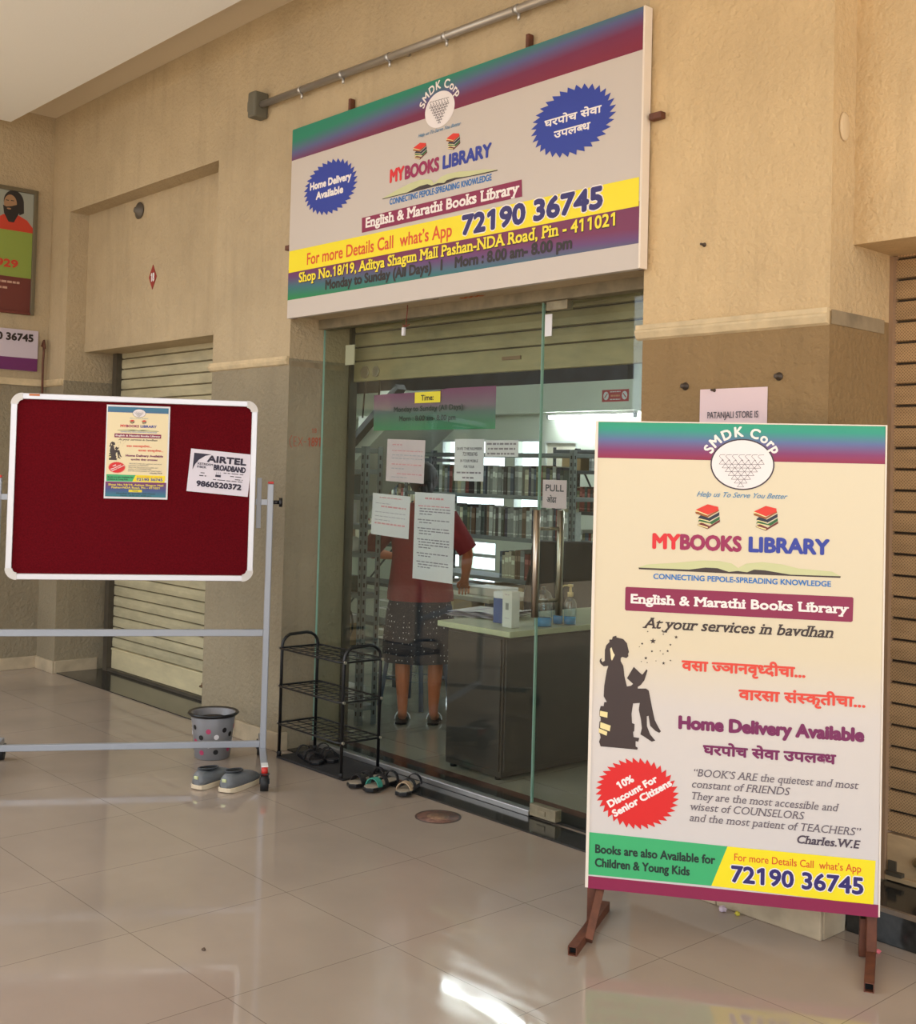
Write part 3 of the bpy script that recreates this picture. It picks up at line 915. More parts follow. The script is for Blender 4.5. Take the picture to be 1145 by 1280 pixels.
FASCIA_ART = [
 ('logo', ('e',1.244,0.894,0.1064,0.0862,'logo_white',3,0)),
 ('logo', ('l',[(1.1794,0.9255),(1.1901,0.9134),(1.1696,0.9145),(1.1794,0.9255)],0.0022,'logo_line',4)),
 ('logo', ('l',[(1.1879,0.9425),(1.1716,0.9427),(1.176,0.9337),(1.1835,0.9267),(1.1794,0.9255)],0.0022,'logo_line',4)),
 ('logo', ('l',[(1.1998,0.9247),(1.2105,0.9127),(1.1901,0.9137),(1.1998,0.9247)],0.0022,'logo_line',4)),
 ('logo', ('l',[(1.2083,0.9417),(1.192,0.9419),(1.1965,0.9328),(1.2039,0.9259),(1.1998,0.9247)],0.0022,'logo_line',4)),
 ('logo', ('l',[(1.2201,0.9239),(1.2307,0.9119),(1.2105,0.9129),(1.2201,0.9239)],0.0022,'logo_line',4)),
 ('logo', ('l',[(1.2286,0.9408),(1.2124,0.941),(1.2168,0.932),(1.2241,0.9251),(1.2201,0.9239)],0.0022,'logo_line',4)),
 ('logo', ('l',[(1.2403,0.9231),(1.2509,0.9112),(1.2307,0.9122),(1.2403,0.9231)],0.0022,'logo_line',4)),
 ('logo', ('l',[(1.2487,0.94),(1.2326,0.9402),(1.237,0.9312),(1.2443,0.9243),(1.2403,0.9231)],0.0022,'logo_line',4)),
 ('logo', ('l',[(1.2604,0.9223),(1.2709,0.9104),(1.2509,0.9114),(1.2604,0.9223)],0.0022,'logo_line',4)),
 ('logo', ('l',[(1.2687,0.9392),(1.2527,0.9394),(1.2571,0.9304),(1.2644,0.9235),(1.2604,0.9223)],0.0022,'logo_line',4)),
 ('logo', ('l',[(1.2804,0.9216),(1.2908,0.9097),(1.2709,0.9107),(1.2804,0.9216)],0.0022,'logo_line',4)),
 ('logo', ('l',[(1.2887,0.9383),(1.2728,0.9385),(1.2771,0.9296),(1.2843,0.9227),(1.2804,0.9216)],0.0022,'logo_line',4)),
 ('logo', ('l',[(1.3003,0.9208),(1.3106,0.9089),(1.2908,0.9099),(1.3003,0.9208)],0.0022,'logo_line',4)),
 ('logo', ('l',[(1.3085,0.9375),(1.2927,0.9377),(1.297,0.9288),(1.3042,0.9219),(1.3003,0.9208)],0.0022,'logo_line',4)),
 ('logo', ('l',[(1.1902,0.9112),(1.2009,0.8992),(1.1805,0.9002),(1.1902,0.9112)],0.0022,'logo_line',4)),
 ('logo', ('l',[(1.2106,0.9104),(1.2212,0.8985),(1.2009,0.8994),(1.2106,0.9104)],0.0022,'logo_line',4)),
 ('logo', ('l',[(1.2308,0.9097),(1.2414,0.8977),(1.2212,0.8987),(1.2308,0.9097)],0.0022,'logo_line',4)),
 ('logo', ('l',[(1.251,0.9089),(1.2614,0.897),(1.2413,0.898),(1.251,0.9089)],0.0022,'logo_line',4)),
 ('logo', ('l',[(1.271,0.9082),(1.2814,0.8963),(1.2614,0.8973),(1.271,0.9082)],0.0022,'logo_line',4)),
 ('logo', ('l',[(1.2909,0.9075),(1.3013,0.8956),(1.2814,0.8966),(1.2909,0.9075)],0.0022,'logo_line',4)),
 ('logo', ('l',[(1.201,0.8969),(1.2116,0.885),(1.1912,0.8859),(1.201,0.8969)],0.0022,'logo_line',4)),
 ('logo', ('l',[(1.2213,0.8962),(1.2318,0.8843),(1.2116,0.8852),(1.2213,0.8962)],0.0022,'logo_line',4)),
 ('logo', ('l',[(1.2414,0.8955),(1.252,0.8836),(1.2318,0.8845),(1.2414,0.8955)],0.0022,'logo_line',4)),
 ('logo', ('l',[(1.2615,0.8948),(1.272,0.8829),(1.252,0.8839),(1.2615,0.8948)],0.0022,'logo_line',4)),
 ('logo', ('l',[(1.2815,0.8941),(1.2919,0.8822),(1.272,0.8832),(1.2815,0.8941)],0.0022,'logo_line',4)),
 ('logo', ('l',[(1.2117,0.8827),(1.2223,0.8708),(1.202,0.8717),(1.2117,0.8827)],0.0022,'logo_line',4)),
 ('logo', ('l',[(1.2319,0.882),(1.2425,0.8701),(1.2223,0.871),(1.2319,0.882)],0.0022,'logo_line',4)),
 ('logo', ('l',[(1.2521,0.8814),(1.2625,0.8695),(1.2425,0.8704),(1.2521,0.8814)],0.0022,'logo_line',4)),
 ('logo', ('l',[(1.2721,0.8807),(1.2825,0.8688),(1.2625,0.8697),(1.2721,0.8807)],0.0022,'logo_line',4)),
 ('logo', ('l',[(1.2224,0.8685),(1.233,0.8566),(1.2127,0.8575),(1.2224,0.8685)],0.0022,'logo_line',4)),
 ('logo', ('l',[(1.2426,0.8679),(1.2531,0.856),(1.2329,0.8569),(1.2426,0.8679)],0.0022,'logo_line',4)),
 ('logo', ('l',[(1.2626,0.8673),(1.2731,0.8554),(1.2531,0.8563),(1.2626,0.8673)],0.0022,'logo_line',4)),
 ('logo', ('l',[(1.233,0.8544),(1.2436,0.8425),(1.2234,0.8434),(1.233,0.8544)],0.0022,'logo_line',4)),
 ('logo', ('l',[(1.2532,0.8538),(1.2636,0.842),(1.2436,0.8428),(1.2532,0.8538)],0.0022,'logo_line',4)),
 ('logo', ('l',[(1.2437,0.8403),(1.2542,0.8285),(1.2341,0.8293),(1.2437,0.8403)],0.0022,'logo_line',4)),
 ('logo_lettering', ('t', 'Help us To Serve You Better', 1.0888, 0.7884, 1.3944, 0.7884, 0.0165, 'script_blue', 0.015, 0.45, 0, 5)),
 ('book_emblem#0', ('p',[(1.0542,0.7447),(1.1047,0.7616),(1.1498,0.7516),(1.1511,0.7401),(1.1069,0.7272)],'book_red',3)),
 ('book_emblem#0', ('p',[(1.0542,0.7447),(1.1042,0.733),(1.1046,0.7227),(1.0545,0.7356)],'page_cream',2)),
 ('book_emblem#0', ('p',[(1.0519,0.7383),(1.0556,0.7317),(1.1065,0.7182),(1.1533,0.7378),(1.1518,0.7433),(1.1062,0.724),(1.0637,0.738)],'book_ochre',2)),
 ('book_emblem#0', ('p',[(1.0666,0.7192),(1.0768,0.727),(1.1107,0.7165),(1.1555,0.7345),(1.1559,0.7234),(1.1132,0.7059),(1.0668,0.7153)],'book_navy',1)),
 ('book_emblem#0', ('p',[(1.0688,0.7165),(1.1111,0.7078),(1.1112,0.7053),(1.069,0.7133)],'page_cream',3)),
 ('book_emblem#0', ('p',[(1.0671,0.7079),(1.0732,0.7132),(1.1155,0.702),(1.1569,0.7202),(1.1573,0.7106),(1.1241,0.6947),(1.0673,0.7037)],'book_green',2)),
 ('book_emblem#0', ('p',[(1.0692,0.7069),(1.124,0.6966),(1.1233,0.6928),(1.0694,0.703)],'page_cream',4)),
 ('book_emblem#0', ('p',[(1.0646,0.6966),(1.0821,0.7021),(1.116,0.6898),(1.1589,0.7099),(1.1593,0.7026),(1.1081,0.6797),(1.0648,0.6928)],'book_maroon',1)),
 ('book_emblem#0', ('p',[(1.0663,0.6973),(1.1086,0.6867),(1.1088,0.6822),(1.0664,0.6934)],'page_cream',4)),
 ('book_emblem#1', ('p',[(1.2976,0.7436),(1.345,0.76),(1.3873,0.7503),(1.3885,0.7391),(1.3471,0.7266)],'book_red',3)),
 ('book_emblem#1', ('p',[(1.2976,0.7436),(1.3445,0.7323),(1.3449,0.7223),(1.2979,0.7348)],'page_cream',2)),
 ('book_emblem#1', ('p',[(1.2955,0.7374),(1.2989,0.731),(1.3466,0.7179),(1.3906,0.7369),(1.3892,0.7422),(1.3464,0.7235),(1.3066,0.7371)],'book_ochre',2)),
 ('book_emblem#1', ('p',[(1.3093,0.7189),(1.3188,0.7264),(1.3506,0.7163),(1.3926,0.7338),(1.393,0.7229),(1.3529,0.706),(1.3094,0.7151)],'book_navy',1)),
 ('book_emblem#1', ('p',[(1.3113,0.7163),(1.3509,0.7079),(1.351,0.7054),(1.3114,0.7132)],'page_cream',3)),
 ('book_emblem#1', ('p',[(1.3097,0.7079),(1.3154,0.7131),(1.355,0.7022),(1.3939,0.7198),(1.3943,0.7105),(1.3631,0.6952),(1.3098,0.7039)],'book_green',2)),
 ('book_emblem#1', ('p',[(1.3117,0.7069),(1.363,0.697),(1.3624,0.6933),(1.3118,0.7032)],'page_cream',4)),
 ('book_emblem#1', ('p',[(1.3073,0.697),(1.3237,0.7023),(1.3555,0.6904),(1.3958,0.7099),(1.3961,0.7028),(1.3481,0.6806),(1.3075,0.6933)],'book_maroon',1)),
 ('book_emblem#1', ('p',[(1.3089,0.6976),(1.3486,0.6874),(1.3488,0.6831),(1.3091,0.6939)],'page_cream',4)),
 ('title_lettering', ('t', 'MY', 0.8772, 0.6063, 0.9879, 0.6063, 0.0622, 'title_red', 0.05, 0.0, 0, 2)),
 ('title_lettering', ('t', 'BOOKS', 0.9935, 0.604, 1.2497, 0.604, 0.0613, 'title_plum', 0.05, 0.0, 0, 2)),
 ('title_lettering', ('t', 'LIBRARY', 1.273, 0.6054, 1.6049, 0.6054, 0.0591, 'title_blue', 0.05, 0.0, 0, 2)),
 ('open_book_emblem', ('p',[(0.8226,0.5342),(0.8646,0.5444),(0.9515,0.5623),(1.0368,0.5758),(1.1101,0.5804),(1.1723,0.574),(1.2013,0.563),(1.2142,0.5461),(1.2342,0.5508),(1.2636,0.5678),(1.313,0.5745),(1.3911,0.572),(1.4869,0.5586),(1.5616,0.5519),(1.6514,0.5348),(1.5437,0.5371),(1.4688,0.5385),(1.4212,0.5415),(1.363,0.5475),(1.3092,0.5461),(1.2898,0.5362),(1.2446,0.5424),(1.2195,0.5399),(1.1993,0.5386),(1.1682,0.5505),(1.1114,0.5498),(1.0594,0.5413),(1.0172,0.5345)],'page_sage',2)),
 ('open_book_emblem', ('p',[(0.8226,0.5342),(1.0172,0.5345),(1.0594,0.5413),(1.1114,0.5498),(1.1682,0.5505),(1.1993,0.5386),(1.2195,0.5399),(1.2446,0.5424),(1.2898,0.5362),(1.3092,0.5461),(1.363,0.5475),(1.4212,0.5415),(1.4688,0.5385),(1.5437,0.5371),(1.6514,0.5348),(1.6507,0.5299),(1.5439,0.5313),(1.3731,0.5379),(1.295,0.5294),(1.2148,0.53),(1.0704,0.5293),(0.8251,0.5303)],'umber',2)),
 ('motto_lettering', ('t', 'CONNECTING PEPOLE-SPREADING KNOWLEDGE', 0.8822, 0.4942, 1.6137, 0.4942, 0.0292, 'motto_blue', 0.03, 0.0, 0, 2)),
 ('subject_strip', ('p',[(0.6594,0.4613),(1.8053,0.4648),(1.8101,0.3889),(0.6629,0.3845)],'plum',2)),
 ('subject_strip', ('t', 'English & Marathi Books Library', 0.689, 0.4073, 1.7849, 0.4073, 0.0485, 'print_white', 0.035, 0, 1, 3)),
 ('phone_strip', ('p',[(0.0075,0.3706),(2.4616,0.3637),(2.463,0.2479),(0.0068,0.2502)],'strip_yellow',1)),
 ('phone_strip', ('t', 'For more Details Call  what’s App', 0.1756, 0.2758, 1.3556, 0.2758, 0.0635, 'orange_red', 0.02, 0.0, 0, 2)),
 ('phone_strip', ('t', '72190 36745', 1.4205, 0.2737, 2.2798, 0.2737, 0.0847, 'print_white', 0.1, 0, 0, 2)),
 ('phone_strip', ('t', '72190 36745', 1.4205, 0.2737, 2.2798, 0.2737, 0.0847, 'navy', 0.055, 0, 0, 3)),
 ('address_lettering', ('t', 'Shop No.18/19, Aditya Shagun Mall Pashan-NDA Road, Pin - 411021', 0.1116, 0.1871, 2.3588, 0.1871, 0.0519, 'ink_black', 0.055, 0, 1, 2)),
 ('address_lettering', ('t', 'Shop No.18/19, Aditya Shagun Mall Pashan-NDA Road, Pin - 411021', 0.1081, 0.189, 2.3587, 0.189, 0.0519, 'letter_yellow', 0.03, 0, 1, 3)),
 ('hours_lettering', ('t', 'Monday to Sunday (All Days)   I    Morn : 8.00 am- 8.00 pm', 0.3541, 0.1257, 2.1131, 0.1257, 0.0484, 'ink_black', 0.045, 0.0, 0, 2)),
 ('delivery_burst', ('e',0.3729,0.6674,0.2421,0.1475,'burst_blue',2,32)),
 ('delivery_burst', ('t', 'Home Delivery', 0.1885, 0.6784, 0.5573, 0.6784, 0.0377, 'print_white', 0.05, 0, 0, 3)),
 ('delivery_burst', ('t', 'Available', 0.2506, 0.6197, 0.4926, 0.6197, 0.0374, 'print_white', 0.05, 0, 0, 3)),
 ('marathi_delivery_burst', ('e',2.0951,0.6623,0.2413,0.1497,'burst_blue',2,32)),
 ('marathi_delivery_burst', ('t', 'घरपोच सेवा', 1.9369, 0.6661, 2.2555, 0.6661, 0.0309, 'print_white', 0.035, 0, 0, 3)),
 ('marathi_delivery_burst', ('t', 'उपलब्ध', 1.9943, 0.6087, 2.1965, 0.6087, 0.0306, 'print_white', 0.035, 0, 0, 3)),
]
# ------------------------------------------------------------------ palette
plaster = wall_paint('plaster_two_tone', rgb(204, 176, 134), rgb(144, 117, 80), 2.145)
plaster_dim = wall_paint('plaster_left_dimmed', rgb(184, 164, 132), rgb(148, 135, 111), 2.165)  # same plaster, the left side's dimmer light put into darker colours
plaster_in = mat('plaster_library', rgb(214, 220, 205), .8, var=.06, vscale=2)
ceil_m = mat('ceiling_white', rgb(240, 238, 234), .85, bump=.1, bscale=80)
soffit_m = mat('soffit_tan', rgb(212, 196, 168), .8)
floor_m = tile_floor('floor_polished_tile', rgb(165, 149, 134), rgb(124, 110, 96))
ground_m = mat('street_paving', rgb(204, 184, 156), .8)
granite = mat('black_granite', rgb(46, 46, 44), .12, var=.35, vscale=40)
skirt_m = mat('skirting_marble', rgb(186, 168, 140), .35, var=.22, vscale=9)
trim_m = mat('plaster_moulding', rgb(206, 184, 146), .7, bump=.3, bscale=50, var=.2, vscale=12)
slat_l = slat_metal('shutter_cream', rgb(196, 186, 152), 0, .42, .3)
slat_s = slat_metal('shutter_olive', rgb(150, 138, 102), 0, .45, .35)
slat_r = slat_metal('shutter_perforated', rgb(190, 156, 114), .5, .5, .3, 120)
steel = mat('brushed_steel', rgb(190, 180, 165), .28, metal=1)
alu = mat('aluminium', rgb(196, 194, 192), .35, metal=.9)
grey_pipe = mat('grey_pipe', rgb(168, 160, 150), .3, metal=.6)
pane = glass_mat('door_glass', (.93, .965, .94, 1), .035)
pane_edge = mat('glass_edge', rgb(150, 186, 170), .15)
clear = glass_mat('window_glass', (.97, .98, .98, 1), .03)
black = mat('black_enamel', rgb(16, 15, 17), .35)
rubber = mat('black_rubber', rgb(22, 21, 22), .6)
wood_d = mat('dark_laminate', rgb(52, 44, 38), .45, var=.25, vscale=14)
def paper_mat(name, col, through=.6):
    m = bpy.data.materials.new(name)
    m.use_nodes = True
    nt = m.node_tree
    b = nt.nodes['Principled BSDF']
    b.inputs['Base Color'].default_value = col
    b.inputs['Roughness'].default_value = .85
    tr = nt.nodes.new('ShaderNodeBsdfTranslucent')
    tr.inputs[0].default_value = col
    mx = nt.nodes.new('ShaderNodeMixShader')
    mx.inputs[0].default_value = through
    nt.links.new(b.outputs[0], mx.inputs[1])
    nt.links.new(tr.outputs[0], mx.inputs[2])
    nt.links.new(mx.outputs[0], nt.nodes['Material Output'].inputs['Surface'])
    return m


thin_white = paper_mat('thin_white_paper', rgb(240, 234, 238))
thin_pink = paper_mat('thin_pink_paper', rgb(238, 214, 220))
white_p = mat('white_paper', rgb(226, 222, 224), .8)
pink_p = mat('pinkish_paper', rgb(222, 198, 202), .8)
white_pl = mat('white_plastic', rgb(230, 228, 224), .4)
silver_strap = mat('silver_strap', rgb(200, 198, 200), .3, metal=.5)
grey_frame = mat('grey_powder_coat', rgb(150, 152, 158), .35, metal=.2)
rust = mat('rusty_brown_steel', rgb(98, 54, 34), .6, var=.3, vscale=25)
dark = mat('hollow_shade', rgb(14, 13, 12), .9)

# ------------------------------------------------------------------ setting
def sbox(name, lo, hi, m, bevel=0.0):
    c = [(a + b) / 2 for a, b in zip(lo, hi)]
    mb = MB().box([a - k for a, k in zip(lo, c)], [a - k for a, k in zip(hi, c)], m)
    return struct(mb.build(name, loc=c, bevel=bevel))


sbox('floor', (-14.0, -2.6, -.12), (1.9, 3.90, 0), floor_m)
lib_floor = tile_floor('library_tile', rgb(150, 144, 130), rgb(100, 94, 80))
sbox('floor_library', (-13.4, 3.90, -.12), (-2.6, 9.75, 0), lib_floor)
sbox('ground_outside', (-40, -40, -.25), (1.9, -2.6, -.12), ground_m)
sbox('ground_beyond', (1.9, -40, -.25), (30, 20, -.12), ground_m)
sbox('ceiling', (-4.8, -2.6, 4.19), (1.9, 4.35, 4.4), soffit_m)
sbox('ceiling', (-9.2, .8, 4.19), (-4.8, 4.35, 4.4), soffit_m)
sbox('ceiling_slab', (-4.8, -2.6, 4.02), (1.9, 3.22, 4.19), ceil_m)
sbox('ceiling_slab', (-8.52, .8, 4.02), (-4.8, 3.22, 4.19), ceil_m)  # cut back on the left so more sky light reaches the floor
# facade piers and panels
sbox('wall_pier_right', (-2.97, 3.65, 0), (-2.15, 4.3, 4.19), plaster)
sbox('wall_pier_middle', (-6.29, 3.65, 0), (-5.46, 4.11, 4.19), plaster_dim)
sbox('wall_over_shop', (-5.46, 3.65, 2.395), (-2.97, 4.3, 4.19), plaster_dim)
sbox('wall_left_bay_panel', (-8.43, 3.8, 2.385), (-6.29, 4.11, 3.42), plaster_dim)
sbox('wall_left_bay_top', (-8.43, 3.65, 3.42), (-6.29, 4.11, 4.19), plaster_dim)
sbox('wall_left_bay_jamb', (-8.75, 3.65, 0), (-8.43, 4.11, 4.19), plaster_dim)
sbox('wall_left', (-9.0, .75, 0), (-8.75, 4.3, 4.19), plaster_dim)
sbox('wall_passage_added', (-13.0, -7.5, -.12), (-12.6, .75, 4.6), mat('passage_wall_shade', rgb(112, 98, 78), .8))  # unseen wall added in a dark colour to dim the glass reflections
sbox('wall_passage_end_added', (-12.6, .75, 0), (-9.0, 1.0, 4.19), MATS['passage_wall_shade'])  # closes off the added dark wall, also unseen
sbox('opposite_sky_blocker', (-5.0, -15, -.12), (3, -12, 9.0), mat('render_tan', rgb(176, 146, 110), .8))  # unseen block added to keep sky out of the glass reflections
sbox('wall_right_bay_panel', (-2.15, 3.8, 2.395), (1.9, 4.3, 4.19), plaster)
sbox('wall_far_right', (1.4, 3.65, 0), (1.9, 4.3, 2.395), plaster)
# mouldings along the top of the darker dado
def moulding(name, x0, x1, y, z, h=.06, d=.022):
    mb = MB()
    pr = [(0, 0), (d * .55, h * .12), (d, h * .5), (d, h * .62), (d * .7, h * .72), (d * .7, h), (0, h)]
    n = len(pr)
    vs = [(x0, y - a, z + b) for a, b in pr] + [(x1, y - a, z + b) for a, b in pr]
    fs = [(i, (i + 1) % n, (i + 1) % n + n, i + n) for i in range(n)] + [tuple(range(n))[::-1], tuple(range(n, 2 * n))]
    mb.add(vs, fs, trim_m)
    return struct(mb.build(name))


moulding('trim_1', -2.995, -2.15, 3.65, 2.095)
moulding('trim_2', -6.31, -5.465, 3.65, 2.125, .05)
moulding('trim_3', -8.75, -8.44, 3.65, 2.125, .05)
struct(MB().box((-8.75, .75, 2.125), (-8.73, 3.65, 2.175), trim_m).build('trim_4'))
band_m = mat('bare_plaster_band', rgb(150, 132, 104), .8, var=.35, vscale=10)
struct(MB().box((-2.1495, 3.66, 2.10), (-2.146, 4.02, 2.15), band_m).build('trim_5'))
struct(MB().box((-5.4605, 3.66, 2.12), (-5.457, 4.02, 2.15), band_m).build('trim_6'))
# skirting
def skirting(name, pieces):
    mb = MB()
    for lo, hi in pieces:
        mb.box(lo, hi, skirt_m)
    return struct(mb.build(name, bevel=.004))


skirting('baseboard_pier_right', [((-2.97, 3.632, 0), (-2.56, 3.65, .105)), ((-2.558, 3.632, 0), (-2.135, 3.65, .105)), ((-2.15, 3.65, 0), (-2.132, 3.79, .105))])
skirting('baseboard_pier_middle', [((-6.29, 3.632, 0), (-5.88, 3.65, .10)), ((-5.878, 3.632, 0), (-5.45, 3.65, .10)), ((-5.46, 3.65, 0), (-5.442, 3.70, .10))])
skirting('baseboard_left_bay', [((-8.75, 3.632, 0), (-8.42, 3.65, .09)), ((-8.43, 3.65, 0), (-8.412, 3.98, .09))])
skirting('baseboard_left', [((-8.75, .75, 0), (-8.732, 3.632, .09))])
# thresholds
sbox('trim_threshold_left', (-8.412, 3.665, .0), (-6.29, 4.06, .006), granite)
sbox('trim_threshold_shop', (-5.44, 3.70, .0), (-2.97, 3.86, .008), granite)
sbox('trim_threshold_inner', (-5.46, 3.90, .0), (-2.97, 4.03, .010), granite)
redstone = mat('red_granite', rgb(92, 58, 50), .25, var=.3, vscale=40)
sbox('trim_threshold_strip', (-5.455, 4.03, .0), (-2.97, 4.10, .010), redstone)
sbox('trim_step_right', (-2.132, 3.79, .0), (1.4, 4.3, .118), granite, .004)
step_edge = mat('worn_step_edge', rgb(120, 104, 88), .4, var=.3, vscale=20)
sbox('trim_step_nosing', (-2.132, 3.786, .105), (1.4, 3.80, .121), step_edge)

# library room shell
sbox('wall_library_right', (-2.97, 4.31, 0), (-2.6, 9.75, 3.05), plaster_in)
sbox('wall_library_left', (-13.4, 4.11, 0), (-13.2, 9.75, 3.05), plaster_in)
sbox('ceiling_library', (-13.4, 4.31, 2.9), (-2.6, 9.75, 3.05), plaster_in)
sbox('wall_library_front', (-13.2, 4.11, 0), (-5.54, 4.15, 2.9), plaster_in)
sbox('wall_library_lintel', (-5.46, 4.31, 2.41), (-2.97, 4.35, 2.9), plaster_in)
wins = [(-10.95, -9.80, 1.05, 1.96), (-9.68, -9.25, 1.05, 1.96), (-9.19, -8.69, 1.56, 1.94), (-11.05, -10.55, .22, .76), (-10.47, -9.92, .22, .76)]
def wall_with_holes(name, x0, x1, z0, z1, y0, y1, holes, m):
    xs = sorted({x0, x1, *[h[0] for h in holes], *[h[1] for h in holes]})
    zs = sorted({z0, z1, *[h[2] for h in holes], *[h[3] for h in holes]})
    mb = MB()
    for i in range(len(xs) - 1):
        for j in range(len(zs) - 1):
            cx, cz = (xs[i] + xs[i + 1]) / 2, (zs[j] + zs[j + 1]) / 2
            if any(h[0] < cx < h[1] and h[2] < cz < h[3] for h in holes):
                continue
            mb.box((xs[i], y0, zs[j]), (xs[i + 1], y1, zs[j + 1]), m)
    return struct(mb.build(name))


wall_with_holes('wall_library_back', -13.2, -2.97, 0, 2.9, 9.6, 9.75, wins, plaster_in)
win_frame = mat('window_frame_paint', rgb(205, 210, 205), .5)
blind = mat('cream_blind', rgb(236, 230, 210), .7)
for i, (x0, x1, z0, z1) in enumerate(wins):
    f = MB()
    t = .025
    f.box((x0, 9.60, z0), (x0 + t, 9.66, z1), win_frame).box((x1 - t, 9.60, z0), (x1, 9.66, z1), win_frame)
    f.box((x0 + t, 9.60, z0), (x1 - t, 9.66, z0 + t), win_frame).box((x0 + t, 9.60, z1 - t), (x1 - t, 9.66, z1), win_frame)
    if i >= 3:
        for k in (1, 2):
            z = z0 + (z1 - z0) * k / 3
            f.box((x0 + t, 9.61, z - .02), (x1 - t, 9.64, z + .02), win_frame)
    fo = struct(f.build('window_%d' % (i + 1)))
    MB().box((x0 + t, 9.625, z0 + t), (x1 - t, 9.631, z1 - t), blind if i == 2 else clear).build('pane', fo)
# downstand beam in front of the back wall and a dark panel above it, painted as a loft opening's shade
sbox('ceiling_beam_library', (-13.2, 9.35, 2.245), (-2.97, 9.6, 2.56), plaster_in)
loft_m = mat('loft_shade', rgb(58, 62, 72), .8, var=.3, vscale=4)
sbox('wall_loft_shade', (-13.2, 9.5, 2.56), (-7.92, 9.6, 2.9), loft_m)

# ------------------------------------------------------------------ roller shutters
def shutter_mesh(x0, x1, z0, z1, pitch, m, groove):
    mb = MB()
    n = max(1, round((z1 - z0) / pitch))
    p = (z1 - z0) / n
    prof = []
    for i in range(n):
        z = z0 + i * p
        prof += [(.010, z), (.010, z + p * .05), (-.006, z + p * .09), (-.009, z + p * .5), (-.006, z + p * .93), (.004, z + p * .97)]
    prof.append((.010, z1))
    vs = [(x0, a, b) for a, b in prof] + [(x1, a, b) for a, b in prof]
    k = len(prof)
    for i in range(k - 1):
        mb.add([vs[i], vs[i + k], vs[i + k + 1], vs[i + 1]], [(0, 1, 2, 3)], groove if i % 6 in (0, 5) else m)
    mb.box((x0, .012, z0), (x1, .03, z1), m)
    return mb


groove_m = mat('shutter_groove', rgb(60, 50, 38), .7)
groove_l = mat('shutter_groove_pale', rgb(112, 100, 74), .7)
rail_cream = slat_metal('shutter_rail_cream', rgb(214, 200, 160), 0, .45, .18)
rail_tan = slat_metal('shutter_rail_tan', rgb(196, 166, 126), 0, .5, .3)
rail_olive = slat_metal('shutter_rail_olive', rgb(150, 138, 100), 0, .5, .3)
guide_m = mat('shutter_guide', rgb(74, 66, 54), .5, var=.3, vscale=10)
handle_m = mat('old_brass', rgb(120, 92, 66), .45, metal=.4)

t = empty('roller_shutter', (-7.36, 4.04, 0), 0, 'closed cream roller shutter behind the red pinboard', 'shutter')
shutter_mesh(-.92, 1.07, .18, 2.42, .0775, slat_l, groove_l).build('curtain', t)
MB().box((-.92, -.012, .028), (1.07, .02, .178), rail_cream).box((-.92, -.018, .165), (1.07, -.012, .178), rail_cream).build('bottom_rail', t, bevel=.003)
MB().box((-1.0, -.04, 0), (1.07, .02, .027), guide_m).build('floor_channel', t)
MB().box((-.985, -.05, .0), (-.92, .05, 2.385), guide_m).build('guide', t)
h = MB().box((.42, -.02, .085), (.55, -.012, .115), handle_m)
h.tube([(.44, -.02, .10), (.45, -.045, .10), (.50, -.05, .10), (.53, -.045, .10), (.54, -.02, .10)], .008, handle_m)
h.build('handle', t)

t = empty('roller_shutter', (-4.2, 4.085, 0), 0, 'olive roller shutter rolled up above the glass shopfront', 'shutter')
shutter_mesh(-1.23, 1.23, 2.175, 2.50, .0775, slat_s, groove_m).build('curtain', t)
MB().box((-1.23, -.012, 2.06), (1.23, .02, 2.173), rail_olive).build('bottom_rail', t, bevel=.003)
for s in (-1, 1):
    MB().box((s * 1.247 - .008, -.03, .011), (s * 1.247 + .008, .022, 2.49), guide_m).build('guide', t)
lk = MB()
lk.tube([(-1.12, -.02, 2.11), (-1.12, -.012, 2.11)], .035, steel, 16)
lk.tube([(-1.02, -.02, 2.11), (-1.02, -.012, 2.11)], .03, steel, 16)
lk.build('lock_plate', t)
MB().box((.0, -.018, 2.118), (.13, -.012, 2.135), handle_m).build('handle', t)

t = empty('roller_shutter', (-.35, 4.09, 0), 0, 'closed brown perforated roller shutter beside the right pier', 'shutter')
shutter_mesh(-1.785, 1.75, .285, 2.46, .0785, slat_r, groove_m).build('curtain', t)
MB().box((-1.785, -.014, .121), (1.75, .02, .283), rail_tan).box((-1.785, -.03, .121), (1.75, -.014, .14), rail_tan).build('bottom_rail', t, bevel=.003)
MB().box((-1.80, -.03, .119), (-1.785, .05, 2.39), mat('guide_tan', rgb(150, 120, 92), .6)).build('guide', t)
MB().box((-1.775, -.04, .1415), (-1.715, -.016, .155), guide_m).box((-1.775, -.024, .155), (-1.745, -.016, .19), guide_m).build('lock_bracket', t)
h = MB().tube([(-1.665, -.02, .205), (-1.65, -.05, .215), (-1.59, -.06, .212), (-1.53, -.05, .205), (-1.52, -.02, .195)], .018, steel, 10)
h.build('handle', t)

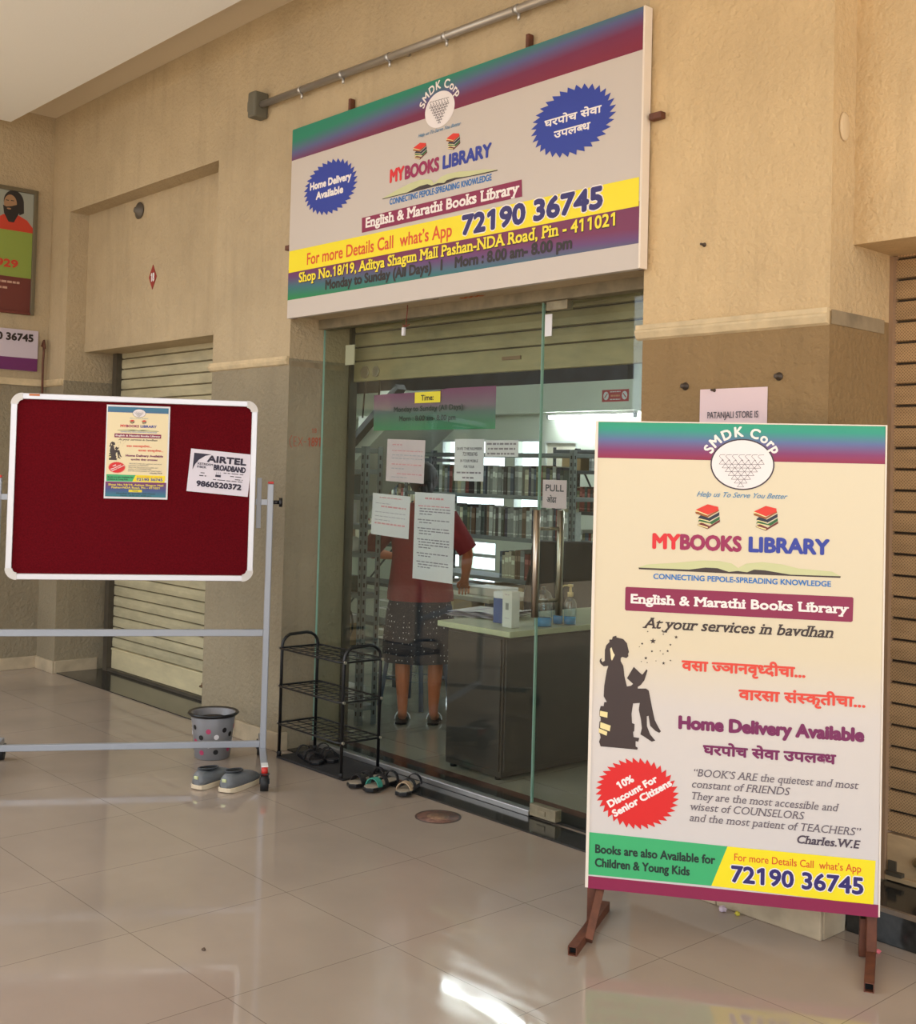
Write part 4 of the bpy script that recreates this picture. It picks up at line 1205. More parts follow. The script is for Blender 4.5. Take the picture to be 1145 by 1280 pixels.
# ------------------------------------------------------------------ glass shopfront
sbox('trim_header', (-5.46, 3.84, 2.342), (-2.97, 3.92, 2.395), mat('header_timber', rgb(132, 120, 96), .6, var=.25, vscale=14))
t = empty('fixed_glass_panel', (-5.455, 3.88, 0), 0, 'fixed glass pane beside the glass door, covered with paper notices', 'glass panel')
MB().box((0, -.006, .034), (1.712, .006, 2.342), pane).build('pane', t)
MB().box((1.712, -.006, .034), (1.7135, .006, 2.342), pane_edge).build('polished_edge', t)
MB().box((0, -.006, .034), (.0015, .006, 2.342), pane_edge).build('polished_edge', t)
m = MB().box((0, -.022, .008), (1.715, .022, .034), alu)
m.build('floor_channel', t, bevel=.003)
m = MB()
m.box((.22, -.014, 2.13), (.30, -.007, 2.24), mat('tape_clear', rgb(150, 150, 120), .4)).build('tape_strip', t)
t = empty('glass_door', (-3.735, 3.88, 0), 0, 'frameless glass door with long steel pull handles', 'door')
MB().box((0, -.006, .034), (.755, .006, 2.335), pane).build('pane', t)
MB().box((-.0015, -.006, .034), (0, .006, 2.335), pane_edge).build('polished_edge', t)
patch = mat('worn_patch_fitting', rgb(150, 138, 112), .4, metal=.4, var=.3, vscale=20)
MB().box((.0, -.02, .016), (.16, .02, .068), patch).box((.05, -.024, .03), (.10, -.02, .052), patch).build('bottom_patch', t, bevel=.003)
MB().box((.03, -.02, 2.30), (.16, .02, 2.342), patch).build('top_patch', t, bevel=.003)
for y, s in ((-.078, 0), (.078, 1)):
    hm = MB().tube([(.06, y, .915), (.06, y, 1.395)], .0165, steel, 16)
    for z in (.985, 1.31):
        hm.tube([(.06, y, z), (.06, 0, z)], .008, steel, 10)
    hm.build('pull_handle', t)
MB().box((.016, -.0105, 2.185), (.058, -.0065, 2.285), white_p).build('paper_tape', t)

# ------------------------------------------------------------------ marks on the walls
red_chalk = mat('red_marker', rgb(172, 88, 62), .8)
a = Art(0)
a.line([(.02, .085), (.0, .05), (.005, .015), (.02, -.01)], .005, red_chalk)
a.line([(.065, .075), (.04, .075), (.04, .005), (.068, .005)], .005, red_chalk)
a.line([(.04, .042), (.06, .042)], .005, red_chalk)
a.line([(.08, .075), (.12, .005)], .005, red_chalk)
a.line([(.12, .075), (.08, .005)], .005, red_chalk)
a.line([(.13, .04), (.155, .04)], .005, red_chalk)
a.text('1891', .165, .005, .30, .01, .07, red_chalk, .02, .1)
a.text('18', .2, .11, .25, .115, .035, red_chalk, .01, .1)
o = a.build('wall_scribble', None)
o.location = (-5.458, 3.665, 1.675)
o.scale = (.72, 1, .72)
o.rotation_euler = (0, 0, R(90))
tag(o, 'red handwritten marks on the jamb left of the glass', 'graffiti')

t = empty('number_plate', (-7.38, 3.796, 2.84), 0, 'small red diamond plate reading 18 above the left shutter', 'sign')
plate_red = mat('plate_red', rgb(150, 50, 42), .5)
MB().prism([(-.055, 0), (0, -.085), (.055, 0), (0, .085)], 0, .003, plate_red).build('plate', t)
a = Art(0)
a.text('18', -.025, -.028, .027, -.028, .055, white_p, .04)
a.build('numerals', t)

t = MB().lathe([(.0, .0), (.055, .002), (.06, .012), (.03, .02), (.018, .045), (.0, .047)], mat('grey_knob', rgb(92, 84, 74), .5), n=16)
o = t.build('wall_hook', None, (-7.60, 3.80, 3.33))
o.rotation_euler = (R(90), 0, 0)
tag(o, 'dark round fixing stub high on the left bay panel', 'hook')

def bolt(x, y, z, label, r=.009):
    mb = MB().lathe([(r * 1.7, 0), (r * 1.7, .004), (r, .006), (r, .024), (r * .6, .026)], mat('old_bolt', rgb(74, 62, 52), .5, metal=.4), n=12)
    o = mb.build('wall_bolt', None, (x, y, z))
    o.rotation_euler = (R(90), 0, 0)
    return tag(o, label, 'bolt', 'bolts in the right pier')


bolt(-2.755, 3.65, 1.905, 'rusty bolt on the dark dado left of the printed notice')
bolt(-2.345, 3.65, 1.925, 'steel bolt on the dark dado right of the printed notice')
bolt(-2.68, 3.65, 2.44, 'small nail in the cream wall beside the fascia sign', .005)
bolt(-2.62, 3.65, 1.885, 'short nail right under the bolt at the notice corner', .004)
o = MB().lathe([(.030, 0), (.030, .006), (.025, .009), (0, .010)], mat('grey_cover', rgb(206, 182, 146), .6), n=20, sy=1.7).build('wall_cover_plate', None, (-2.149, 3.72, 2.80))
o.rotation_euler = (R(90), 0, R(90))
tag(o, 'oval plastered cover plate high on the side of the right pier', 'cover plate')

# stamped shop number on the lintel under the sign and the loose wire
a = Art(0)
ochre = mat('stencil_orange', rgb(176, 90, 30), .8)
a.text('6006', 0, 0, .16, 0, .032, ochre, .08)
o = a.build('stencilled_number', None)
o.location = (-4.20, 3.79, 2.3945)
o.rotation_euler = (R(90), 0, 0)
tag(o, 'orange stencilled number on the underside of the lintel, below the fascia sign', 'marking')

t = empty('hanging_wire', (-4.62, 3.79, 2.395), 0, 'thin red wire with a small white connector hanging under the fascia sign', 'wire')
redw = mat('red_wire', rgb(120, 40, 30), .6)
MB().tube([(.03, -.02, .0), (.03, -.02, -.03), (.012, -.01, -.07), (.0, .0, -.10), (-.015, -.004, -.105), (-.03, .0, -.10)], .0025, redw, 6).tube([(-.03, 0, -.09), (0, 0, -.105), (.025, .0, -.095)], .0025, redw, 6).build('lead', t)
MB().box((-.028, -.008, -.15), (-.010, .006, -.108), white_p).build('connector', t, bevel=.002)

# ------------------------------------------------------------------ fascia sign
COLOURS = {
    'logo_line': mat('print_logo_line', rgb(60, 45, 55), .5), 'logo_white': mat('print_logo_white', rgb(232, 222, 220), .5),
    'script_blue': mat('print_script_blue', rgb(80, 132, 170), .5), 'book_red': mat('print_book_red', rgb(214, 48, 28), .5),
    'page_cream': mat('print_page_cream', rgb(232, 212, 150), .5), 'book_ochre': mat('print_book_ochre', rgb(150, 84, 24), .5),
    'book_navy': mat('print_book_navy', rgb(34, 36, 52), .5), 'book_green': mat('print_book_green', rgb(40, 96, 44), .5),
    'book_maroon': mat('print_book_maroon', rgb(110, 36, 26), .5), 'title_red': mat('print_title_red', rgb(214, 34, 40), .5),
    'title_plum': mat('print_title_plum', rgb(150, 26, 78), .5), 'title_blue': mat('print_title_blue', rgb(42, 56, 150), .5),
    'page_sage': mat('print_page_sage', rgb(196, 196, 146), .5), 'umber': mat('print_umber', rgb(58, 42, 38), .5),
    'motto_blue': mat('print_motto_blue', rgb(38, 112, 182), .5), 'plum': mat('print_plum', rgb(134, 22, 66), .5),
    'print_white': mat('print_white', rgb(236, 226, 220), .5), 'board_cream': mat('print_cream', rgb(232, 214, 172), .5),
    'brick_red': mat('print_brick_red', rgb(220, 66, 48), .5), 'plum_dark': mat('print_plum_dark', rgb(116, 24, 80), .5),
    'burst_red': mat('print_burst_red', rgb(214, 26, 24), .5), 'quote_grey': mat('print_quote_grey', rgb(104, 92, 98), .5),
    'quote_dark': mat('print_quote_dark', rgb(74, 60, 72), .5), 'strip_green': mat('print_strip_green', rgb(58, 168, 104), .5),
    'ink_green': mat('print_ink_green', rgb(22, 44, 34), .5), 'strip_yellow': mat('print_strip_yellow', rgb(238, 216, 14), .5),
    'orange_red': mat('print_orange_red', rgb(214, 76, 22), .5), 'navy': mat('print_navy', rgb(44, 32, 100), .5),
    'ink_black': mat('print_ink_black', rgb(40, 26, 16), .5), 'letter_yellow': mat('print_letter_yellow', rgb(240, 216, 40), .5),
    'burst_blue': mat('print_burst_blue', rgb(34, 54, 150), .5),
}
teal, slate, maroon = rgb(22, 124, 96), rgb(84, 84, 128), rgb(128, 18, 62)
fascia_top = gradient('print_fascia_top', [(0, rgb(122, 18, 50)), (.26, rgb(112, 26, 66)), (.48, slate), (.74, teal), (1, teal)], skew=-.045, length=.255, start=.79)
fascia_low = gradient('print_fascia_low', [(0, rgb(16, 128, 62)), (.42, rgb(50, 100, 110)), (.75, rgb(96, 50, 104)), (1, rgb(112, 22, 68))], skew=.045, length=.165, start=.105)
sign_white = mat('print_sign_white', rgb(196, 184, 174), .5)
frame_cream = mat('sign_edge_cream', rgb(226, 212, 196), .5)

t = empty('fascia_sign', (-5.425, 3.60, 2.375), 0, 'large library fascia sign mounted above the glass shopfront', 'sign')
MB().box((0.004, 0, 0.0), (2.468, .03, 1.045), sign_white).build('panel', t)
MB().box((2.4685, -.004, 0), (2.478, .04, 1.045), frame_cream).build('edge_strip', t)
for x in (.02, 1.2, 2.45):
    MB().box((x - .015, .03, .0), (x + .015, .048, 1.03), rust).build('back_batten', t)
for x, z, hor in ((.50, 1.045, 0), (1.80, 1.045, 0), (2.49, .60, 1), (-.004, .40, 1)):
    b = MB()
    if hor:
        s = 1 if x > 1 else -1
        b.box((min(x, x + s * .06), .015, z - .014), (max(x, x + s * .06), .047, z + .014), rust)
    else:
        b.box((x - .01, .015, z), (x + .01, .047, z + .07), rust)
    b.build('bracket', t, bevel=.004)
arts = play(FASCIA_ART, 0.0, t, COLOURS)
a = Art(0.0)
a.rect(.004, .872, 2.468, 1.045, fascia_top, 0)
a.rect(.004, .100, 2.468, .268, fascia_low, 0)
a.build('printed_band', t)
arts['logo'].arc_text('SMDK Corp', 1.246, .882, .125, .112, R(160), R(22), .058, COLOURS['print_white'], .03, 4)
for nme, a in arts.items():
    a.build(nme.split('#')[0], t)

# ------------------------------------------------------------------ conduit pipe above the sign
t = empty('conduit_pipe', (-5.78, 3.605, 3.635), 0, 'grey conduit pipe with clamps running above the fascia sign', 'pipe')
MB().tube([(0.02, 0, 0), (2.9, 0, -.035)], .020, grey_pipe, 16).build('pipe', t)
mb = MB().box((-.05, -.05, -.075), (.03, .044, .075), mat('grey_casting', rgb(96, 92, 78), .6)).box((-.09, -.03, -.03), (-.05, .03, .04), MATS['grey_casting'])
mb.build('end_bracket', t, bevel=.012)
for x in (.42, .80, 1.19, 1.62, 2.1):
    k = MB()
    z = -.035 * x / 2.9
    k.tube([(x - .012, 0, z), (x + .012, 0, z)], .0225, alu, 16)
    k.tube([(x + .01, 0, z - .02), (x + .01, 0, z - .05)], .007, alu, 8)
    k.build('clamp', t)
for x in (1.3, 2.6):
    MB().box((x - .012, .0, -.035 * x / 2.9 - .009), (x + .012, .045, -.035 * x / 2.9 + .009), grey_pipe).build('wall_arm', t)

# ------------------------------------------------------------------ standee board
ANG = math.atan2(.579, .815)
board_print = gradient('print_board', [(0, rgb(206, 197, 192)), (.36, rgb(208, 197, 188)), (.50, rgb(214, 198, 168)), (1, rgb(216, 202, 172))], length=1.4, start=.12)
standee_top = gradient('print_standee_top', [(0, rgb(140, 14, 62)), (.2, rgb(124, 40, 96)), (.5, rgb(84, 100, 146)), (.8, rgb(30, 144, 122)), (1, rgb(24, 150, 112))], length=.118, start=1.466)
t = empty('standee_board', (-2.69, 3.068, 0), ANG, 'tall printed library standee on rusty steel feet in front of the right pier', 'sign')
Z0 = .155
p = MB().box((.006, 0, Z0), (.945, .012, Z0 + 1.585), board_print)
po = p.build('panel', t)
# the panel's print gradient is measured from its own bottom edge
for v in po.data.vertices:
    v.co.z -= Z0
po.location.z = Z0
edge = MB().box((-.004, -.004, Z0 - .004), (.006, .03, Z0 + 1.589), frame_cream)
edge.box((.945, -.004, Z0 - .004), (.950, .03, Z0 + 1.589), frame_cream).box((.006, -.003, Z0 + 1.585), (.945, .03, Z0 + 1.589), frame_cream)
edge.build('edge_strip', t)
b = MB().box((.006, -.004, Z0 - .006), (.945, .0, Z0 + .034), COLOURS['plum'])
b.build('bottom_band', t)
arts = play(STANDEE_ART, 0.0, t, COLOURS)
a = Art(0.0)
a.rect(.006, 1.464, .945, 1.585, standee_top, 0)
a.rect(.006, 1.461, .945, 1.464, COLOURS['plum'], 0)
oo = a.build('printed_band', t)
oo.location.z = Z0
arts['logo'].arc_text('SMDK Corp', .4907, 1.4493, .108, .094, R(160), R(22), .046, COLOURS['print_white'], .035, 4)
for nme, a in arts.items():
    o = a.build(nme.split('#')[0], t)
    o.location.z = Z0
for x, nm in ((.018, 'post'), (.928, 'post')):
    f = MB().box((x - .016, .012, .030), (x + .016, .042, Z0 + 1.58), rust)
    f.build('post', t, bevel=.003)
    # hollow square foot bar lying on the floor, skewed a little to the board
    f = MB()
    w, h = .015, .030
    T = Matrix.Translation((x, .027, 0)) @ Matrix.Rotation(R(-8.6 if x < .5 else -8.0), 4, 'Z')
    y0, y1 = (-.245, .20) if x < .5 else (-.265, .06)
    for lo, hi in (((-w, y0, 0), (-w + .003, y1, h)), ((w - .003, y0, 0), (w, y1, h)), ((-w + .003, y0, 0), (w - .003, y1, .003)), ((-w + .003, y0, h - .003), (w - .003, y1, h))):
        f.box(lo, hi, rust, T)
    f.box((-w + .003, y0 + .02, .003), (w - .003, y1 - .02, h - .003), dark, T)  # dark plug painted as the shade inside the hollow bar
    f.build('foot', t)
    f = MB()
    if x < .5:
        f.bar((x + .030, .030, .150), (x + .004, -.105, .012), .026, .026, rust, up=(0, 1, 0))
    else:
        f.bar((x - .022, .055, .002), (x - .020, .050, .125), .026, .026, rust, up=(0, 1, 0))
        f.box((x - .030, .042, .1252), (x - .010, .062, .126), dark)  # dark cap painted as the shade in the strut's open end
    f.build('strut', t)
MB().box((.034, .016, 1.0), (.912, .038, 1.03), rust).build('cross_rail', t)

# ------------------------------------------------------------------ notice on the pier
def notice(name, label, loc, rz, w, h, paper, lines, group=None, dark_text=None, tilt=0.0, cat='paper notice'):
    t = empty(name, loc, rz, label, cat, group)
    t.rotation_euler = (0, tilt, rz)
    m = MB()
    n = 6
    vs, fs = [], []
    for i in range(n + 1):
        for j in (0, 1):
            vs.append((w * i / n, -.001 - .0015 * math.sin(math.pi * i / n) * (1 - j), h * j))
    for i in range(n):
        fs.append((i * 2, i * 2 + 2, i * 2 + 3, i * 2 + 1))
    m.add(vs, fs, paper)
    m.build('sheet', t)
    a = Art(-.0025)
    for ln in lines:
        if ln[0] == 'w':
            _, x0, x1, z, th, mm = ln
            a.words(x0 * w, x1 * w, z * h, th, mm, 1, seed=int(abs(loc[0]) * 1000 + z * 100))
        elif ln[0] == 't':
            _, s, x0, x1, z, cap, mm, bold = ln
            a.text(s, x0 * w, z * h, x1 * w, z * h, cap, mm, bold)
        elif ln[0] == 'r':
            _, x0, z0, x1, z1, mm = ln
            a.rect(x0 * w, z0 * h, x1 * w, z1 * h, mm, 1)
    a.build('lettering', t)
    return t


ink = mat('ink_grey', rgb(84, 78, 86), .7)
ink_f = mat('ink_faded', rgb(132, 124, 134), .7)
ink_r = mat('ink_red', rgb(206, 140, 148), .7)
ink_l = mat('ink_light', rgb(176, 166, 178), .7)
notice('paper_notice', 'pinkish printed notice about a moved store on the right pier', (-2.685, 3.648, 1.585), 0, .295, .305, pink_p, [
    ('t', 'PATANJALI STORE IS', .12, .88, .64, .024, ink, .012), ('t', 'SHIFTED TO', .3, .68, .50, .024, ink, .012)])
YG = 3.8915
NG = 'notices taped to the glass'
notice('paper_notice', 'upper left paper with faint red table above the two lower sheets', (-4.878, YG, 1.50), 0, .31, .222, thin_pink,
       [('w', .15, .42, .86, .006, ink_r), ('w', .15, .95, .72, .005, ink_r), ('w', .15, .95, .62, .005, ink_l), ('w', .15, .95, .54, .005, ink_l), ('w', .15, .95, .40, .006, ink_r), ('w', .15, .5, .30, .005, ink_l), ('w', .3, .95, .18, .006, ink_r), ('w', .15, .6, .10, .004, ink_l)], NG, tilt=R(1.5))
notice('paper_notice', 'lower left square paper with faint red lines, beside the longest sheet', (-4.993, YG, 1.214), 0, .316, .220, thin_white,
       [('w', .2, .8, .9, .005, ink_r), ('w', .1, .5, .76, .004, ink_l), ('w', .25, .92, .68, .008, ink_r), ('w', .1, .9, .55, .004, ink_l), ('w', .1, .9, .45, .004, ink_l), ('w', .1, .92, .27, .008, ink_r), ('w', .1, .5, .36, .004, ink_l)], NG, tilt=R(2))
rules = [('w', .27, .73, .925, .009, ink_r)]
z = .84
for k, nl in enumerate((4, 2, 3, 4, 2, 3)):
    for q in range(nl):
        rules.append(('w', .10 if q == 0 else .14, .9 if q < nl - 1 else .45, z, .0055, ink_r if (k == 0 and q < 1) else ink_f))
        z -= .031
    z -= .035
notice('paper_notice', 'longest white sheet of printed rules hanging on the glass before the woman', (-4.637, YG, 1.006), 0, .308, .442, thin_white, rules, NG, tilt=R(.5))
notice('paper_notice', 'narrow white sheet asking to save a number, below the bright window', (-4.338, YG, 1.513), 0, .213, .206, thin_white,
       [('t', 'SAVE THE NUMBER', .08, .95, .74, .013, ink, .02), ('t', '7219036745', .3, .8, .60, .018, ink, .02), ('t', 'IN YOUR MOBILE', .22, .82, .45, .013, ink, .02), ('t', 'FOR YOUR', .34, .7, .31, .013, ink, .02), ('w', .1, .92, .18, .008, ink_f), ('w', .3, .7, .06, .008, ink_f)], NG)
notice('paper_notice', 'small wide paper strip with three text lines, near the door edge', (-4.118, YG, 1.634), 0, .226, .078, thin_white,
       [('w', .06, .95, .72, .009, ink_f), ('w', .1, .92, .42, .009, ink_f), ('w', .08, .9, .12, .009, ink_f)], NG)
notice('door_sign', 'pink PULL sign on the glass door above the handles', (-3.728, YG, 1.403), 0, .148, .128, thin_pink,
       [('t', 'PULL', .12, .9, .60, .030, ink, .03), ('t', 'ओढा', .2, .6, .2, .026, ink, .03)], None, cat='sign')

# opening hours banner
hours_grad = gradient('print_hours', [(0, rgb(34, 120, 76)), (.45, rgb(70, 96, 92)), (.62, rgb(110, 88, 106)), (1, rgb(112, 44, 92))], length=.205, start=0)
t = empty('hours_banner', (-4.995, YG, 1.763), 0, 'purple and green opening hours banner with yellow Time label on the glass', 'sign')
m = MB()
vs, fs = [], []
for i in range(9):
    x = .945 * i / 8
    up = .200 + (.010 if i >= 5 else -.002) - (.004 if i == 0 else 0)
    vs += [(x, -.003 * math.sin(i * 1.1) ** 2 - .001, .004), (x, -.003 * math.cos(i * .9) ** 2 - .001, up)]
for i in range(8):
    fs.append((i * 2, i * 2 + 2, i * 2 + 3, i * 2 + 1))
m.add(vs, fs, hours_grad)
m.build('sheet', t)
a = Art(-.006)
lab_y = mat('label_yellow', rgb(226, 206, 40), .5)
a.rect(.345, .142, .545, .198, lab_y, 0)
a.text('Time:', .395, .155, .495, .155, .028, COLOURS['ink_black'], .03, 0, 0, 2)
a.text('Monday to Sunday (All Days)', .175, .10, .72, .104, .026, COLOURS['ink_green'], .03)
a.text('Morn : 8.00 am- 8.00 pm', .22, .052, .665, .052, .026, COLOURS['ink_green'], .03)
a.build('lettering', t)
# ------------------------------------------------------------------ posters on the left end wall
t = empty('wall_poster', (-8.745, 2.55, 2.655), R(90), 'framed green and maroon poster of a bearded person on the left end wall', 'poster')
W, H = .975, .945
p_grey = mat('poster_grey', rgb(150, 152, 140), .5)
p_green = mat('poster_green', rgb(134, 150, 62), .5)
p_maroon = mat('poster_maroon', rgb(104, 44, 34), .5)
p_orange = mat('poster_orange', rgb(190, 58, 34), .5)
p_skin = mat('poster_skin', rgb(160, 122, 88), .5)
p_hair = mat('poster_hair', rgb(36, 30, 26), .5)
MB().box((.02, -.012, .02), (W - .02, 0, H - .02), p_green).build('print_panel', t)
f = MB()
fm = mat('poster_frame', rgb(110, 100, 78), .5, metal=.3)
f.box((0, -.03, 0), (.025, 0, H), fm).box((W - .03, -.03, 0), (W, 0, H), fm).box((.025, -.03, H - .03), (W - .03, 0, H), fm).box((.025, -.03, 0), (W - .03, 0, .02), p_maroon)
f.build('frame', t, bevel=.003)
a = Art(-.012)
a.rect(.02, .62, W - .03, H - .02, p_grey, 1)
a.rect(.02, .02, W - .03, .275, p_maroon, 1)
cx = .80
a.poly([(cx - .16, .62), (cx - .15, .68), (cx - .08, .73), (cx + .03, .74), (cx + .10, .71), (cx + .145, .66), (cx + .145, .62)], p_orange, 2)
a.ellipse(cx - .005, .835, .075, .085, p_hair, 3)
a.poly([(cx + .02, .88), (cx + .07, .85), (cx + .075, .76), (cx + .04, .74)], p_hair, 3)
a.ellipse(cx - .03, .818, .048, .066, p_skin, 4)
a.poly([(cx - .085, .80), (cx - .06, .79), (cx - .02, .80), (cx + .03, .82), (cx + .04, .76), (cx + .0, .68), (cx - .04, .68), (cx - .075, .74)], p_hair, 5)
a.ellipse(cx - .04, .778, .016, .006, p_skin, 6)
a.rect(cx - .065, .836, cx - .043, .842, p_hair, 6)
a.rect(cx - .028, .838, cx - .004, .844, p_hair, 6)
a.text('929', .68, .345, .845, .345, .055, p_orange, .05)
for k, z in enumerate((.225, .180)):
    a.words(.60, .86 - .09 * k, z, .016, mat('poster_text', rgb(190, 150, 130), .6), 2, seed=k + 3)
a.build('print', t)

t = empty('wall_board', (-8.745, 2.50, 2.235), R(90), 'lower white and purple phone board under the bearded person poster', 'sign')
MB().box((0, -.02, 0), (1.065, 0, .305), mat('board_lilac', rgb(196, 182, 192), .5)).build('panel', t)
a = Art(-.02)
a.rect(.0, .0, 1.065, .095, mat('board_purple', rgb(104, 34, 92), .5), 1)
a.text('72190 36745', .58, .222, 1.03, .222, .052, COLOURS['ink_black'], .05)
a.build('print', t)
o = MB().tube([(0, 0, 0), (.004, 0, -.06), (-.004, 0, -.14), (0, 0, -.3), (.006, 0, -.42)], .009, rust, 6).tube([(-.03, 0, -.01), (.0, 0, .03), (.02, 0, -.03)], .01, rust, 6).build('rusty_wire', None, (-8.70, 3.60, 2.44))
tag(o, 'rusty wire hanging from a nail on the corner of the left end wall', 'wire')

# ------------------------------------------------------------------ pinboard on wheels
UX, UY = .518, .855
PA = math.atan2(UY, UX)
# right post foot centre
bx, by = -5.467 + .855 * .35, 3.544 - .518 * .35
t = empty('mobile_pinboard', (bx, by, 0), PA, 'red felt pinboard in a wheeled grey frame', 'pinboard')
felt = mat('red_felt', rgb(98, 10, 20), .95, spec=.1, bump=.5, bscale=220, var=.25, vscale=120)
x0, x1, z0, z1 = -1.285, -.078, .968, 1.893
MB().box((x0 + .03, -.018, z0 + .03), (x1 - .03, .008, z1 - .03), felt).build('felt_panel', t)
MB().box((x0 + .03, .008, z0 + .03), (x1 - .03, .012, z1 - .03), mat('board_back', rgb(120, 118, 114), .7)).build('back_sheet', t)
def rim(r, w):
    pts = []
    for cx, cz, a0 in ((x1 - r, z1 - r, 0), (x0 + r, z1 - r, 90), (x0 + r, z0 + r, 180), (x1 - r, z0 + r, 270)):
        for k in range(5):
            q = R(a0 + 22.5 * k)
            pts.append((cx + (r - w) * math.cos(q), cz + (r - w) * math.sin(q)))
    return pts


fr = MB()
oP, iP = rim(.055, 0), rim(.055, .030)
n = len(oP)
vs = [(x, -.03, z) for x, z in oP] + [(x, -.03, z) for x, z in iP] + [(x, .014, z) for x, z in oP] + [(x, .014, z) for x, z in iP]
fs = []
for i in range(n):
    j = (i + 1) % n
    fs += [(i, j, j + n, i + n), (i, i + 2 * n, j + 2 * n, j), (i + n, j + n, j + 3 * n, i + 3 * n), (i + 2 * n, i + 3 * n, j + 3 * n, j + 2 * n)]
alu_w = mat('anodised_frame', rgb(196, 192, 194), .35, metal=.55)
fr.add(vs, fs, alu_w)
fr.build('frame', t, bevel=.003)
cap_m = mat('corner_cap', rgb(206, 200, 194), .4)
for cx, cz, a0 in ((x1 - .055, z1 - .055, 0), (x0 + .055, z1 - .055, 90), (x0 + .055, z0 + .055, 180), (x1 - .055, z0 + .055, 270)):
    ring = []
    for rr in (.0565, .020):
        ring.append([(cx + rr * math.cos(R(a0 + 11.25 * k)), cz + rr * math.sin(R(a0 + 11.25 * k))) for k in range(9)])
    MB().prism(ring[0] + ring[1][::-1], -.0325, -.029, cap_m).build('corner_cap', t)
MB().box((-1.20, -.034, 1.880), (-1.15, -.0305, 1.890), mat('maker_tag', rgb(190, 110, 60), .5)).build('maker_tag', t)
red_cap = mat('red_cap', rgb(190, 40, 30), .4)
for x in (.0, -1.335):
    s = 1 if x > -.5 else -1
    MB().box((x - .016, -.016, .084), (x + .016, .016, 1.47), grey_frame).build('post', t, bevel=.004)
    MB().box((x - .015, -.015, 1.47), (x + .015, .015, 1.482), red_cap).build('post_cap', t, bevel=.003)
    MB().box((x - .016, -.33, .084), (x + .016, .33, .114), grey_frame).build('foot', t, bevel=.003)
    MB().box((x - .0165, -.40, .112), (x + .0165, -.33, .118), white_pl).build('foot_sleeve', t, bevel=.002)
    for y in (-.385, .335):
        c = MB()
        c.tube([(x, y, .112 if y < 0 else .086), (x, y, .07)], .016 if y < 0 else .012, red_cap if (y < 0 and s > 0) else steel, 10)
        c.box((x - .024, y - .022, .034), (x - .020, y + .006, .060), black).box((x + .020, y - .022, .034), (x + .024, y + .006, .060), black)
        c.box((x - .024, y - .022, .078), (x + .024, y + .008, .082), black)
        co = c.build('castor', t)
        MB().tube([(x - .019, y - .012, .037), (x + .019, y - .012, .037)], .037, rubber, 20).build('wheel', co)
    br = MB().box((min(x, x - s * .075), -.010, 1.36), (max(x, x - s * .075), .010, 1.39), grey_frame)
    br.box((x - s * .058 - .012, -.014, 1.24), (x - s * .058 + .012, .014, 1.50), mat('clamp_grey', rgb(132, 132, 136), .4))
    br.build('board_clamp', t, bevel=.002)
    kb = MB().tube([(x + s * .016, 0, 1.375), (x + s * .045, 0, 1.375)], .010, black, 12)
    kb.tube([(x + s * .045, 0, 1.375), (x + s * .062, 0, 1.375)], .024, black, 14)
    kb.build('knob', t)
MB().box((-1.319, -.012, .685), (-.016, .012, .720), grey_frame).build('upper_rail', t, bevel=.003)
MB().box((-1.319, -.012, .118), (-.016, .012, .150), grey_frame).build('lower_rail', t, bevel=.003)
PB = (bx, by, PA)
def on_board(x, z, y=-.0215):
    return (bx + x * math.cos(PA) - y * math.sin(PA), by + x * math.sin(PA) + y * math.cos(PA), z)


# poster on the pinboard: the same design as the standee, reduced
poster_grad = gradient('poster_top_band', [(0, rgb(120, 60, 96)), (.4, rgb(70, 92, 140)), (1, rgb(50, 110, 140))], length=.03, start=.418)
poster_low = gradient('poster_low_band', [(0, rgb(24, 120, 130)), (.5, rgb(60, 70, 130)), (1, rgb(120, 30, 84))], length=.075, start=.01)
t = empty('pinned_poster', on_board(-.828, 1.378), PA, 'small cream library poster pinned to the red felt board', 'poster')
MB().box((0, -.001, 0), (.311, 0, .472), white_p).build('sheet', t)
a = Art(-.001)
a.rect(.006, .095, .303, .463, COLOURS['board_cream'], 0)
SX, SZ, OX, OZ = .308, .2455, .008, .077
small = []
for part, op in STANDEE_ART:
    f = lambda x, z: (x * SX + OX, z * SZ + OZ)
    if op[0] == 't':
        (X0, Z0_), (X1, Z1_) = f(op[2], op[3]), f(op[4], op[5])
        small.append((part, ('t', op[1], X0, Z0_, X1, Z1_, op[6] * SZ, *op[7:])))
    elif op[0] == 'p':
        small.append((part, ('p', [f(*p) for p in op[1]], op[2], op[3])))
    elif op[0] == 'e':
        c = f(op[1], op[2])
        small.append((part, ('e', c[0], c[1], op[3] * SX, op[4] * SZ, *op[5:])))
    else:
        small.append((part, ('l', [f(*p) for p in op[1]], op[2] * .4, *op[3:])))
for nme, k in play(small, -.001, t, COLOURS).items():
    k.build(nme.split('#')[0], t)
a.rect(.006, .435, .303, .463, poster_grad, 1)
a.rect(.006, .010, .303, .085, poster_low, 1)
a.text('Shop No.18/19, Aditya Shagun Mall', .02, .066, .29, .066, .009, COLOURS['letter_yellow'], .03)
a.text('Pashan-NDA Road, Pin - 411021', .035, .052, .275, .052, .009, COLOURS['letter_yellow'], .03)
a.rect(.12, .034, .185, .047, lab_y, 2)
a.text('Time:', .137, .037, .167, .037, .007, COLOURS['ink_black'], .02, 0, 0, 3)
a.text('Monday to Sunday (All Days)', .06, .024, .25, .024, .007, COLOURS['ink_green'], .02)
a.text('Morn : 8.00 am- 8.00 pm', .08, .013, .23, .013, .007, COLOURS['ink_green'], .02)
a.build('printed_band', t)

